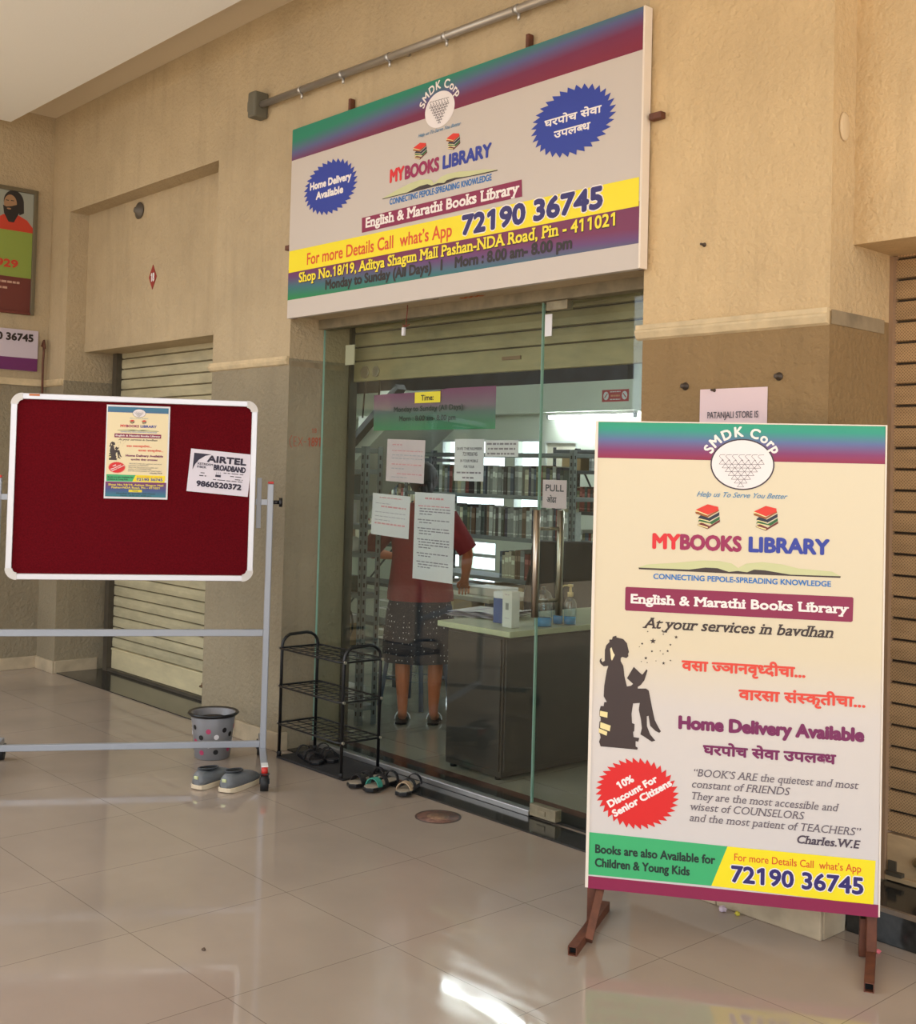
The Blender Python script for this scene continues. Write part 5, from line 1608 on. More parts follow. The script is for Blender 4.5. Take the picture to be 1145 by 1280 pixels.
t = empty('pinned_card', on_board(-.424, 1.424), PA, 'white broadband advert card pinned crooked at the right of the red board', 'advert')
MB().box((0, -.001, 0), (.309, 0, .218), mat('card_white', rgb(222, 214, 224), .7)).build('sheet', t)
a = Art(-.001)
cd = mat('card_ink', rgb(44, 36, 58), .6)
tri_pts = [(.018, .198), (.105, .198), (.075, .188), (.045, .165), (.028, .14), (.018, .112)]
a.poly(tri_pts, cd, 1)
a.text('AIRTEL', .088, .160, .282, .160, .031, cd, .06)
a.text('BROADBAND', .122, .121, .284, .121, .027, cd, .045)
a.text('XSTREAM', .038, .140, .118, .140, .011, cd, .03)
a.text('FIBER', .038, .124, .085, .124, .011, cd, .03)
a.rect(.135, .086, .163, .097, cd, 1)
for x in (.140, .149, .158):
    a.rect(x - .0007, .097, x + .0007, .112, cd, 1)
a.words(.175, .275, .108, .004, ink, 1, 1)
a.words(.21, .275, .094, .004, ink, 1, 2)
a.words(.235, .275, .080, .004, ink, 1, 3)
a.words(.125, .275, .070, .004, ink, 1, 4)
a.words(.06, .08, .098, .004, ink, 1, 5)
a.words(.055, .09, .083, .005, ink, 1, 6)
a.text('9860520372', .045, .032, .272, .032, .026, cd, .06)
a.build('lettering', t)
for c in t.children:
    c.rotation_euler = (0, R(4.4), 0)

# ------------------------------------------------------------------ waste bin
t = empty('waste_bin', (-5.56, 3.30, 0), 0, 'grey spotted waste bin with black rim between pinboard and middle pier', 'bin')
bin_g = mat('bin_grey', rgb(126, 124, 126), .35)
MB().lathe([(.088, .0), (.092, .004), (.118, .235), (.116, .240), (.112, .235), (.086, .008), (.0, .008)], bin_g, n=36).build('bucket', t)
MB().lathe([(.116, .222), (.124, .224), (.136, .236), (.132, .244), (.116, .240)], black, n=36, caps=False).build('rim', t)
MB().lathe([(.11, .20), (.06, .214), (.03, .206), (.0, .21)], mat('bin_liner', rgb(44, 36, 34), .4, bump=.6, bscale=20), n=20, caps=False).build('liner', t)
dots = MB()
dm = [mat('dot_black', rgb(20, 18, 20), .4), mat('dot_white', rgb(226, 222, 224), .4), mat('dot_pink', rgb(176, 60, 96), .4)]
k = 0
for row, z in enumerate((.045, .085, .125, .16)):
    for j in range(8):
        q = 2 * math.pi * (j + .5 * (row % 2)) / 8 - .35
        zz = z + .012 * math.sin(j * 2.3)
        pts = []
        for i in range(14):
            w = 2 * math.pi * i / 14
            z1_ = zz + .0135 * math.sin(w)
            r = .0922 + (.118 - .092) * z1_ / .235 + .0012
            qq = q + .0135 * math.cos(w) / r
            pts.append((r * math.cos(qq), r * math.sin(qq), z1_))
        dots.add(pts, [tuple(range(14))], dm[(k * 2 + row) % 3])
        k += 1
dots.build('dot_print', t)
side = MB().tube([(-.125, -.03, .225), (-.13, -.03, .12), (-.118, -.03, .03), (-.10, -.03, .018)], .006, mat('pedal_blue', rgb(44, 46, 84), .4), 8)
side.build('pedal_arm', t)

# ------------------------------------------------------------------ shoes
shoe_grey = mat('shoe_grey', rgb(104, 106, 108), .5, bump=.2, bscale=120)
shoe_sole = mat('shoe_sole', rgb(206, 188, 160), .6)
shoe_in = mat('shoe_lining', rgb(24, 24, 24), .8)
def shoe(label, loc, rz, group, flip=1):
    t = empty('slip_on_shoe', loc, rz, label, 'shoe', group)
    secs = [(-.138, .014, .062), (-.131, .030, .084), (-.105, .039, .092), (-.06, .041, .082), (-.01, .042, .078), (.04, .046, .074), (.085, .048, .062), (.115, .041, .050), (.135, .025, .038), (.142, .008, .028)]
    def ring(x, w, top, lo, bend):
        pts = []
        for k in range(14):
            q = math.pi * k / 13
            pts.append((x, w * math.cos(q) + bend, lo + (top - lo) * abs(math.sin(q)) ** .75))
        return pts
    bends = [flip * .010 * math.sin((x + .135) / .277 * math.pi) for x, _, _ in secs]
    rings = [ring(x, w, h, .022, b) for (x, w, h), b in zip(secs, bends)]
    MB().loft(rings, shoe_grey).build('upper', t)
    sole = MB()
    so = []
    for (x, w, h), b in zip(secs, bends):
        w2 = w + .004
        so.append([(x * 1.02, w2 + b, .0 if abs(x) < .12 else .004), (x * 1.03, w2 + b + .001, .024), (x * 1.03, -w2 + b - .001, .024), (x * 1.02, -w2 + b, .0 if abs(x) < .12 else .004)])
    sole.loft(so, shoe_sole, smooth=False)
    sole.build('sole', t, bevel=.002)
    op = MB()
    pts = []
    for k in range(20):
        q = 2 * math.pi * k / 20
        x = -.055 + .062 * math.cos(q)
        pts.append((x, .030 * math.sin(q), .0965 - .19 * max(0, x + .09) ** 1.25 - .004 * math.sin(q) ** 2))
    cen = (-.055, 0, .066)
    op.add(pts + [cen], [(k, (k + 1) % 20, 20) for k in range(20)], shoe_in, True)
    op.build('opening', t)
    lo = MB().tube(pts, .004, mat('shoe_binding', rgb(66, 68, 72), .6), 6, closed=True)
    lo.build('collar', t)
    MB().box((-.142, -.012, .050), (-.130, .012, .066), mat('shoe_badge', rgb(196, 200, 150), .3, metal=.5)).build('badge', t, bevel=.003)
    return t


shoe('grey slip-on shoe on the left, nearer the spotted bin', (-5.075, 3.035, 0), R(108), 'grey slip-on shoes', 1)
shoe('grey slip-on shoe beside the red-stemmed castor of the pinboard', (-4.965, 3.105, 0), R(116), 'grey slip-on shoes', -1)

sand_in = mat('sandal_footbed', rgb(150, 138, 120), .7)
sand_blk = mat('sandal_footbed_black', rgb(40, 36, 36), .7)
sand_str = mat('sandal_strap', rgb(30, 27, 28), .5)
def sandal(label, loc, rz, group, strap=None, bed=None, L=.25):
    t = empty('sandal', loc, rz, label, 'sandal', group)
    outline = [(-.12, .0), (-.115, .02), (-.09, .030), (-.03, .028), (.03, .034), (.08, .042), (.11, .032), (.128, .0), (.11, -.032), (.08, -.038), (.03, -.032), (-.03, -.028), (-.09, -.030), (-.115, -.02)]
    s = L / .25
    MB().loft([[(x * s, y * s, 0) for x, y in outline], [(x * s * 1.01, y * s * 1.01, .018) for x, y in outline]], black, smooth=False).build('sole', t, bevel=.003)
    MB().loft([[(x * s * .94, y * s * .9, .018) for x, y in outline], [(x * s * .94, y * s * .9, .0215) for x, y in outline]], bed or sand_in, smooth=False).build('footbed', t)
    for x, h, w, m in ((.060, .048, .036, strap or sand_str), (.005, .052, .026, sand_str), (-.085, .056, .018, sand_str)):
        rings = []
        for k in range(9):
            q = math.pi * k / 8
            y, z = .037 * s * math.cos(q), .012 + h * math.sin(q) * .85
            rings.append([(x * s - w / 2, y, z), (x * s + w / 2, y, z), (x * s + w / 2, y * 1.08, z + .004), (x * s - w / 2, y * 1.08, z + .004)])
        MB().loft(rings, m, smooth=False).build('strap', t)
    return t


teal_str = mat('sandal_teal', rgb(58, 140, 122), .5)
tan_str = mat('sandal_tan', rgb(176, 150, 120), .5)
SG = 'black sandals by the shoe rack'
sandal('black sandal in front of the right feet of the shoe rack, the leftmost of three', (-4.62, 3.62, .009), R(-82), SG)
sandal('black sandal with a teal and tan strap, the middle of three', (-4.525, 3.635, .009), R(-75), SG, teal_str)
sandal('black sandal with a tan strap, lying closest to the glass door', (-4.395, 3.70, .009), R(-60), SG, tan_str, L=.24)
sandal('black sandal on the dark mat under the shoe rack, nearer the glass', (-5.13, 3.745, .013), R(-20), SG, bed=sand_blk)
sandal('black buckled sandal on the dark mat under the shoe rack, nearer the corridor', (-5.15, 3.645, .013), R(-12), SG, bed=sand_blk)

# ------------------------------------------------------------------ shoe rack
o = MB().box((-.34, -.13, 0), (.26, .16, .012), mat('mat_dark', rgb(34, 32, 32), .7, bump=.4, bscale=80)).build('floor_mat', None, (-5.0, 3.69, 0), bevel=.004)
o.location.z = .0005
tag(o, 'dark mat on the granite strip under the shoe rack', 'mat')
t = empty('shoe_rack', (-5.04, 3.68, .0125), R(-1), 'black metal shoe rack with three wire shelves in front of the glass', 'shoe rack')
for x in (-.285, .285):
    pts = [(x, -.115, 0)] + [(x, -.115, .58)]
    for k in range(9):
        q = math.pi - math.pi * k / 8
        pts.append((x, .075 * math.cos(q) + (-.04 if math.cos(q) < 0 else .04) * 1.0, .585 + .065 * math.sin(q)))
    pts += [(x, .115, .58), (x, .115, 0)]
    MB().tube(pts, .0085, black, 10).build('end_frame', t)
    for y in (-.115, .115):
        MB().lathe([(.012, 0), (.013, .02), (.010, .026)], rubber, (x, y, 0), 10).build('foot_cap', t)
for z in (.175, .375, .575):
    s = MB()
    P4 = [(-.285, -.125, z), (.285, -.125, z), (.285, .125, z), (-.285, .125, z)]
    pts = []
    for (cx, cy), a0 in (((.265, .105), 0), ((-.265, .105), 90), ((-.265, -.105), 180), ((.265, -.105), 270)):
        for k in range(4):
            q = R(a0 + 30 * k)
            pts.append((cx + .03 * math.cos(q), cy + .03 * math.sin(q), z))
    s.tube(pts, .0055, black, 8, closed=True)
    for k in range(9):
        x = -.24 + .06 * k
        s.tube([(x, -.13, z), (x, .13, z)], .002, black, 5)
    for y in (-.07, 0, .07):
        s.tube([(-.29, y, z - .003), (.29, y, z - .003)], .0028, black, 5)
    so = s.build('shelf', t)
    for x in (-.297, .297):
        for y in (-.117, .117):
            MB().tube([(x * .985, y, z), (x * 1.02, y, z)], .008, steel, 8).build('screw_cap', so)

# ------------------------------------------------------------------ floor sticker and litter
o = MB().lathe([(.105, 0), (.105, .0012), (0, .0013)], mat('sticker_ring', rgb(70, 52, 44), .5), n=40)
o.lathe([(.096, .0012), (.096, .0016), (0, .0017)], mat('sticker_face', rgb(120, 84, 70), .5, var=.6, vscale=30), n=40)
o.lathe([(.05, .0016), (.05, .002), (0, .0021)], mat('sticker_core', rgb(140, 108, 84), .5, var=.6, vscale=50), n=30)
o = o.build('floor_sticker', None, (-4.0, 3.545, .0005))
tag(o, 'round worn printed sticker on the floor before the glass', 'sticker')
def crumple(name, loc, r, m, label, cat):
    bm = bmesh.new()
    bmesh.ops.create_icosphere(bm, subdivisions=2, radius=r)
    rnd = random.Random(int(loc[0] * 1000))
    for v in bm.verts:
        v.co *= rnd.uniform(.72, 1.12)
        v.co.z = max(v.co.z * .75, -r * .6)
    me = bpy.data.meshes.new(name)
    bm.to_mesh(me)
    bm.free()
    me.materials.append(m)
    o = bpy.data.objects.new(name, me)
    COL.objects.link(o)
    o.location = (loc[0], loc[1], r * .6)
    tag(o, label, cat)


crumple('crumpled_paper', (-2.505, 3.60), .016, mat('litter_lilac', rgb(206, 186, 200), .7), 'lilac crumpled paper scrap under the standee board', 'litter')
crumple('crumpled_wrapper', (-2.452, 3.612), .011, mat('litter_yellow', rgb(200, 186, 60), .7), 'tiny yellow wrapper beside the lilac scrap under the standee', 'litter')
crumple('crumpled_petal', (-1.962, 3.70), .010, mat('litter_pink', rgb(220, 110, 120), .7), 'tiny pink scrap on the floor behind the right standee foot', 'litter')
crumple('pebble', (-3.35, 1.98), .007, mat('litter_dark', rgb(80, 64, 50), .7), 'tiny dark crumb on the open floor tiles at the front', 'litter')
# ================================================================== inside the library
# ------------------------------------------------------------------ tube lights
tube_e = mat('tube_glow', rgb(255, 255, 255), .5, emit=(0.86, .93, 1, 1), estr=200)
tube_dim = mat('tube_glow_old', rgb(255, 255, 255), .5, emit=(0.90, .94, 1, 1), estr=70)
def tube_light(loc, rz, label, glow=tube_e):
    t = empty('tube_light', loc, rz, label, 'light', 'library tube lights')
    MB().box((-.62, -.02, .02), (.62, .03, .055), white_pl).build('batten', t, bevel=.003)
    for s in (-1, 1):
        MB().box((s * .61 - .014, -.022, -.018), (s * .61 + .014, .016, .03), mat('lamp_holder', rgb(150, 150, 156), .4)).build('lamp_holder', t, bevel=.003)
    MB().tube([(-.596, -.003, 0), (.596, -.003, 0)], .014, glow, 12).build('tube', t)


tube_light((-8.36, 9.43, 2.19), 0, 'bright tube light under the beam on the far wall of the library', tube_dim)
tube_light((-7.0, 6.85, 2.845), 0, 'tube light on the library ceiling, above the bookshelves', tube_dim)
tube_light((-8.6, 5.2, 2.845), 0, 'added unseen tube light on the library ceiling, above the stair flight at the left')  # unseen tube, added to brighten the left of the room
tube_light((-4.4, 7.6, 2.845), 0, 'tube light on the library ceiling, towards the right wall')

# sticker on the beam
t = empty('wall_sticker', (-8.13, 9.348, 2.335), 0, 'red and white sticker on the beam above the tube light', 'sticker')
rs = mat('sticker_red', rgb(186, 70, 74), .6)
MB().box((0, -.002, 0), (.36, 0, .125), rs).build('sheet', t)
a = Art(-.002)
a.ellipse(.055, .062, .036, .044, white_p, 1)
a.ellipse(.305, .062, .036, .044, white_p, 1)
a.line([(.035, .04), (.075, .085)], .012, rs, 2)
a.line([(.285, .085), (.325, .04)], .012, rs, 2)
a.words(.11, .25, .098, .010, white_p, 1, 5)
a.words(.12, .24, .052, .018, mat('sticker_orange', rgb(220, 150, 120), .6), 1, 6)
a.words(.11, .25, .018, .010, white_p, 1, 7)
a.build('print', t)

# ------------------------------------------------------------------ slotted steel racks
rack_s = mat('rack_grey', rgb(120, 128, 130), .45, metal=.35)
rack_d = mat('rack_dark', rgb(66, 74, 78), .5, metal=.3)
slot_d = mat('rack_slots', rgb(20, 22, 24), .7)
def steel_rack(loc, rz, w, d, h, shelves, label, braces=True, m=rack_s):
    t = empty('steel_rack', loc, rz, label, 'bookshelf', 'slotted steel racks in the library')
    for x in (0, w):
        for y in (0, d):
            sx = 1 if x == 0 else -1
            sy = 1 if y == 0 else -1
            p = MB()
            p.box((min(x, x + sx * .038), min(y, y + sy * .0025), 0), (max(x, x + sx * .038), max(y, y + sy * .0025), h), m)
            p.box((min(x, x + sx * .0025), min(y, y + sy * .038), 0), (max(x, x + sx * .0025), max(y, y + sy * .038), h), m)
            z = .06
            while z < h - .03:
                xa, xb = sorted((x + sx * .014, x + sx * .026))
                ya, yb = sorted((y - sy * .0006, y + sy * .003))
                p.box((xa, ya, z), (xb, yb, z + .026), slot_d)
                xa, xb = sorted((x - sx * .0006, x + sx * .003))
                ya, yb = sorted((y + sy * .014, y + sy * .026))
                p.box((xa, ya, z), (xb, yb, z + .026), slot_d)
                z += .052
            p.build('upright', t)
    for z in shelves:
        MB().box((.003, .003, z - .03), (w - .003, d - .003, z), m).build('shelf', t, bevel=.003)
    if braces:
        MB().bar((.01, d + .002, .2), (w - .01, d + .002, h - .1), .02, .003, m, up=(0, 1, 0)).build('cross_brace', t)
        MB().bar((w - .01, d + .005, .2), (.01, d + .005, h - .1), .02, .003, m, up=(0, 1, 0)).build('cross_brace', t)
    return t


SH = (.12, .44, .76, 1.075, 1.395, 1.715)
steel_rack((-7.62, 6.28, 0), 0, 1.90, .32, 1.74, SH, 'long grey slotted rack filled with books facing the glass door', braces=False)
steel_rack((-7.12, 7.55, 0), 0, .95, .32, 1.80, (.12, .5, .88, 1.25, 1.6, 1.78), 'grey slotted rack with a diagonal brace behind the long book rack', m=rack_d)
steel_rack((-6.20, 4.38, 0), 0, .50, .14, 1.70, (.12, .47, .80, 1.05, 1.22, 1.40, 1.56, 1.69), 'slim grey slotted rack just inside the left edge of the glass', braces=False)
steel_rack((-9.6, 6.9, 0), 0, 1.6, .32, 1.70, (.12, .5, .88, 1.22, 1.5, 1.68), 'grey slotted rack at the left behind the woman', m=rack_d)

# ------------------------------------------------------------------ books
page_m = mat('book_pages', rgb(214, 204, 180), .8)
book_cols = [('dark green', rgb(52, 70, 62)), ('grey', rgb(136, 142, 140)), ('pale grey', rgb(186, 190, 186)), ('black', rgb(36, 38, 42)), ('slate blue', rgb(70, 88, 104)), ('brown', rgb(104, 80, 58)), ('dull red', rgb(128, 56, 50)), ('cream', rgb(206, 198, 172)), ('olive', rgb(104, 108, 78)), ('navy', rgb(40, 48, 74))]
def book_proto(colname, col):
    cov = mat('cover_' + colname.replace(' ', '_'), col, .55, var=.15, vscale=40)
    band = mat('band_' + colname.replace(' ', '_'), tuple(min(1, c * 1.8 + .08) for c in col[:3]) + (1,), .5)
    w, d, h = .030, .150, .215
    mb = MB().box((0, 0, 0), (.002, d, h), cov).box((w - .002, 0, 0), (w, d, h), cov).box((.002, 0, 0), (w - .002, .0025, h), cov)
    mb.box((.002, -.0006, h * .62), (w - .002, 0, h * .80), band).box((.002, -.0006, h * .10), (w - .002, 0, h * .14), band)
    pg = MB().box((.002, .004, .004), (w - .002, d - .004, h - .004), page_m)
    return mb, pg


protos = {}
def add_book(loc, rz, sx, sz, k, where, group, lean=0.0, sy=1.0):
    nm, col = book_cols[k]
    if k not in protos:
        mb, pg = book_proto(nm, col)
        o = mb.build('book')
        p = pg.build('page_block', o)
        protos[k] = o
    else:
        o = copy_tree(protos[k])
    o.location = loc
    o.rotation_euler = (0, lean, rz)
    o.scale = (sx, sy, sz)
    tag(o, '%s book standing %s' % (nm, where), 'book', group)
    return o


def book_row(x0, x1, y, z, where, group, seed, weights, hmin=.86, hmax=1.06, maxh=None):
    rnd = random.Random(seed)
    x = x0
    while True:
        sx = rnd.uniform(.75, 1.45)
        if x + .03 * sx > x1:
            break
        sz = rnd.uniform(hmin, hmax)
        k = rnd.choices(range(len(book_cols)), weights)[0]
        add_book((x, y + rnd.uniform(0, .012), z + .0005), 0, sx, sz, k, where, group)
        x += .03 * sx + .0012
        if rnd.random() < .05:
            x += .02


W1 = [4, 6, 5, 3, 3, 2, .6, 2, 2, 2]
W2 = [1, 2, 4, 1, 1, 4, 3, 5, 2, 1]
book_row(-7.55, -5.80, 6.30, 1.395, 'in the upper row of the long rack', 'books in the upper row of the long rack', 1, W1, .9, 1.06)
book_row(-7.55, -5.78, 6.30, 1.075, 'in the middle row of the long rack', 'books in the middle row of the long rack', 2, W1, .95, 1.1)
book_row(-6.48, -5.80, 6.30, .76, 'in the low row of the long rack', 'books in the low row of the long rack', 3, W2, .8, 1.05)
book_row(-7.05, -6.22, 7.57, 1.25, 'on the braced rack behind, second shelf from top', 'books on the braced rack, second shelf', 4, [1, 1, 2, 1, 1, 2, 8, 3, 1, 1], .8, 1.0)
book_row(-6.72, -6.22, 7.57, 1.6, 'on the braced rack behind, topmost open shelf', 'books on the braced rack, topmost open shelf', 8, [1, 2, 1, 1, 2, 3, 4, 2, 1, 1], .5, .62)
book_row(-7.05, -6.3, 7.57, .88, 'on the braced rack behind, third shelf from top', 'books on the braced rack, third shelf', 5, W2, .8, 1.0)
book_row(-9.5, -8.2, 6.92, 1.22, 'on the rack behind the woman', 'books on the rack behind the woman', 6, W2, .8, 1.05)
book_row(-9.5, -8.3, 6.92, .88, 'on the lower shelf of the rack behind the woman', 'books on the lower shelf behind the woman', 7, W2, .8, 1.05)
for k, (z, n) in enumerate(((1.40, 6), (1.22, 5))):
    x = -6.14
    for j in range(n):
        add_book((x, 4.39, z + .0005), 0, 1.2, .58, (6, 1, 7, 5, 2, 0)[j], 'on the slim rack inside the left glass edge, shelf %s' % ('two' if k == 0 else 'three'), 'books on the slim rack', sy=.78)
        x += .0375 + .004

# ------------------------------------------------------------------ counter and what stands on it
top_m = mat('counter_top', rgb(176, 178, 146), .35, var=.1, vscale=8)
t = empty('reception_counter', (-4.70, 4.17, 0), 0, 'dark reception counter with a pale top behind the glass door', 'counter')
CL = 1.35
MB().box((0.02, 0.02, 0.02), (.44, CL - .02, .735), wood_d).build('carcass', t, bevel=.003)
MB().box((-.03, -.02, .735), (.52, CL, .765), top_m).build('worktop', t, bevel=.004)
MB().box((.44, .03, .05), (.452, CL - .03, .715), mat('dark_panel', rgb(46, 40, 36), .4, var=.2, vscale=10)).build('side_panel', t, bevel=.002)
MB().box((.03, .008, .05), (.43, .02, .715), MATS['dark_panel']).build('front_panel', t, bevel=.002)
for x, y in ((.05, .05), (.39, .05), (.05, CL - .05), (.39, CL - .05)):
    MB().lathe([(.018, 0), (.018, .02)], black, (x, y, 0), 10).build('foot', t)

def z_on(dz=.0005):
    return .765 + dz


t = empty('paper_stack', (-4.86, 4.33, z_on()), R(12), 'loose stack of white papers overhanging the counter beside the woman', 'papers')
for k in range(5):
    s = MB()
    n = 7
    vs, fs = [], []
    for i in range(n + 1):
        for j in range(2):
            x = .40 * i / n
            lift = .016 * math.sin(i * 1.1 + k) ** 2 + .05 * max(0, (i - 5) / 3) ** 2 if i > 1 else 0
            vs.append((x - .02 * (k % 2) + .16 * 0, .0 + .29 * j + .01 * k, .002 + .006 * k + lift * .6))
    for i in range(n):
        fs.append((i * 2, i * 2 + 2, i * 2 + 3, i * 2 + 1))
    s.add(vs, fs, white_p if k % 2 == 0 else mat('lilac_paper', rgb(200, 190, 206), .8))
    s.build('sheet', t)

liquid = mat('sanitiser_blue', rgb(46, 160, 222), .15, trans=.0)
bot_pl = glass_mat('bottle_plastic', (.80, .88, .92, 1), .12)
def pump_bottle(loc, label, r, h, fill, group):
    t = empty('sanitiser_bottle', loc, 0, label, 'bottle', group)
    MB().lathe([(.0, 0), (r, 0.001), (r, h * .72), (r * .75, h * .86), (.013, h * .93), (.013, h)], bot_pl, n=24).build('body', t)
    MB().lathe([(.0, .003), (r - .003, .004), (r - .003, h * fill), (.0, h * fill)], liquid, n=24).build('liquid', t)
    return t


t = pump_bottle((-4.225, 4.64, z_on()), 'clear pump bottle of blue sanitiser with a tan pump, right of the handles', .034, .15, .28, 'sanitiser bottles')
pm = mat('pump_tan', rgb(206, 182, 130), .5)
b = MB().lathe([(.016, .148), (.016, .17), (.008, .172), (.006, .20)], pm, n=14)
b.lathe([(.014, .20), (.014, .212), (.0, .214)], pm, n=14)
b.tube([(0, 0, .206), (-.03, -.02, .204), (-.034, -.023, .196)], .0045, pm, 8)
b.build('pump', t)
pump_bottle((-4.25, 4.46, z_on()), 'wide clear bottle of blue sanitiser with a cone shoulder, behind the door handles', .048, .205, .22, 'sanitiser bottles')
pump_bottle((-4.275, 4.60, z_on()), 'small clear jar of blue liquid beside the wide bottle', .028, .09, .5, 'sanitiser bottles')
t = empty('cardboard_box', (-4.36, 4.27, z_on()), R(-10), 'white upright product box on the counter corner', 'box')
MB().box((0, 0, 0), (.085, .05, .185), mat('box_white', rgb(206, 208, 204), .6)).build('carton', t, bevel=.002)
a = Art(0)
a.rect(.03, .09, .058, .125, mat('box_grey_mark', rgb(130, 134, 132), .6), 1)
a.words(.02, .07, .165, .005, ink_l, 1, 3)
a.words(.025, .065, .045, .004, ink_l, 1, 4)
a.build('print', t)
t = empty('blue_carton', (-4.50, 4.34, z_on()), R(6), 'blue carton left of the white product box', 'box')
MB().box((0, 0, 0), (.075, .05, .13), mat('carton_blue', rgb(40, 70, 130), .5)).build('carton', t, bevel=.002)
MB().box((.0, -.0006, .13), (.075, .05, .165), mat('carton_silver', rgb(196, 200, 206), .4)).build('lid', t, bevel=.002)

# ------------------------------------------------------------------ office chair behind the counter
t = empty('office_chair', (-5.12, 5.52, 0), R(40), 'black high-back office chair behind the counter', 'chair')
fab = mat('chair_black', rgb(24, 26, 28), .6)
br = []
for k in range(9):
    z = .50 + .62 * k / 8
    w = .21 + .04 * math.sin(math.pi * min(1, k / 6))
    w *= 1.0 if k < 8 else .95
    yb = .22 + .05 * k / 8
    br.append([(-w, yb, z), (-w, yb + .06, z), (w, yb + .06, z), (w, yb, z)])
MB().loft(br, fab, smooth=False).build('backrest', t, bevel=.02)
MB().box((-.24, -.24, .42), (.24, .22, .50), fab).build('seat', t, bevel=.03)
MB().tube([(0, 0, .09), (0, 0, .42)], .026, black, 12).build('gas_column', t)
for k in range(5):
    q = 2 * math.pi * k / 5
    lg = MB().tube([(0, 0, .10), (.28 * math.cos(q), .28 * math.sin(q), .06)], [.025, .016], black, 8).build('leg', t)
    MB().tube([(.28 * math.cos(q) - .012, .28 * math.sin(q), .028), (.28 * math.cos(q) + .012, .28 * math.sin(q), .028)], .028, rubber, 12).build('castor', lg)
for s in (-1, 1):
    MB().tube([(s * .25, .18, .46), (s * .28, .12, .66), (s * .28, -.12, .67), (s * .25, -.16, .48)], .017, black, 8).build('armrest', t)

# ------------------------------------------------------------------ reading table with papers, behind the woman's counter
t = empty('reading_table', (-6.64, 5.35, 0), 0, 'pale reading table standing before the long book rack', 'table')
MB().box((0, 0, .70), (1.05, .55, .73), mat('table_top', rgb(196, 190, 170), .4)).build('tabletop', t, bevel=.004)
for x in (.05, 1.0):
    for y in (.05, .50):
        MB().box((x - .02, y - .02, 0), (x + .02, y + .02, .70), rack_d).build('leg', t)
for k, (x, y, r) in enumerate(((-6.45, 5.50, 8), (-6.11, 5.64, -8), (-5.77, 5.56, 5))):
    o = MB().box((-.14, -.10, 0), (.14, .10, .02 + .018 * k), (white_p, mat('folder_grey', rgb(150, 156, 156), .6), white_pl)[k]).build(('document_folder', 'document_folder', 'document_box')[k], None, (x, y, .7305), R(r), bevel=.003)
    tag(o, ('thin white folder at the left of the reading table', 'grey folder lying in the middle of the reading table', 'flat white box at the right of the reading table')[k], 'folder' if k < 2 else 'box')
box_br = mat('carton_brown', rgb(160, 134, 92), .7)
for k, (x, y, z, sx, sy, sz, lab) in enumerate((
        (-6.65, 6.31, .441, .42, .26, .26, 'brown carton on the low shelf of the long rack, towards the chair'),
        (-7.25, 6.31, .441, .46, .26, .24, 'brown carton on the low shelf of the long rack, behind the woman'),
        (-7.04, 7.58, 1.6005, .22, .22, .14, 'pale carton on the top shelf of the braced rack'),
        (-7.0, 7.58, .501, .5, .24, .26, 'brown carton on the lower shelf of the braced rack'))):
    t = empty('carton', (x, y, z), 0, lab, 'box')
    MB().box((0, 0, 0), (sx, sy, sz), box_br).build('body', t, bevel=.003)
    MB().box((sx * .46, -.0006, 0), (sx * .54, sy + .0006, sz + .0006), mat('packing_tape', rgb(186, 164, 120), .35)).build('tape', t)

# ------------------------------------------------------------------ stool beside the woman
t = empty('metal_stool', (-6.02, 5.10, 0), R(15), 'grey stool with splayed legs behind the woman', 'stool')
st_m = mat('stool_grey', rgb(110, 122, 146), .4, metal=.3)
MB().box((-.16, -.16, .44), (.16, .16, .465), st_m).build('seat', t, bevel=.01)
for sx in (-1, 1):
    for sy in (-1, 1):
        MB().tube([(sx * .12, sy * .12, .44), (sx * .17, sy * .17, 0)], .016, st_m, 10).build('leg', t)
MB().tube([(-.15, -.15, .18), (.15, -.15, .18), (.15, .15, .18), (-.15, .15, .18)], .007, st_m, 8, closed=True).build('foot_ring', t)

# ------------------------------------------------------------------ clutter on and by the slim rack
t = empty('cable_coil', (-5.80, 4.374, .70), 0, 'black cable loop hanging on the slim rack', 'cable')
pts = [(.045 * math.sin(2 * math.pi * k / 20), -.012, -.085 + .085 * math.cos(2 * math.pi * k / 20)) for k in range(20)]
MB().tube(pts, .006, black, 6, closed=True).build('loop', t)
MB().tube([(0, -.012, .0), (-.01, -.01, .06), (.0, .003, .098)], .006, black, 6).build('lead', t)
crumple_m = mat('bag_green', rgb(28, 52, 46), .7)
for loc, r, m, nm, lab, cat in (((-5.84, 4.45, .80), .06, crumple_m, 'carry_bag', 'dark green bag crumpled on a shelf of the slim rack', 'bag'),
                                ((-6.02, 4.45, .80), .055, mat('bundle_brown', rgb(112, 84, 62), .8), 'cloth_bundle', 'brown bundle next to the green bag on the slim rack', 'bundle'),
                                ((-5.86, 4.45, 1.05), .055, mat('bundle_white', rgb(208, 208, 200), .7), 'plastic_bag', 'white plastic bag on the slim rack above the green bag', 'bag')):
    bm = bmesh.new()
    bmesh.ops.create_icosphere(bm, subdivisions=3, radius=r)
    rnd = random.Random(int(r * 1e4))
    for v in bm.verts:
        v.co *= 1 + .16 * math.sin(v.co.x * 60 + r * 90) * math.sin(v.co.y * 50) + rnd.uniform(-.04, .04)
        v.co.z = max(v.co.z * .9, -r * .7)
    me = bpy.data.meshes.new(nm)
    bm.to_mesh(me)
    bm.free()
    me.materials.append(m)
    o = bpy.data.objects.new(nm, me)
    COL.objects.link(o)
    o.location = (loc[0], loc[1], loc[2] + r * .7 + .001)
    tag(o, lab, cat)
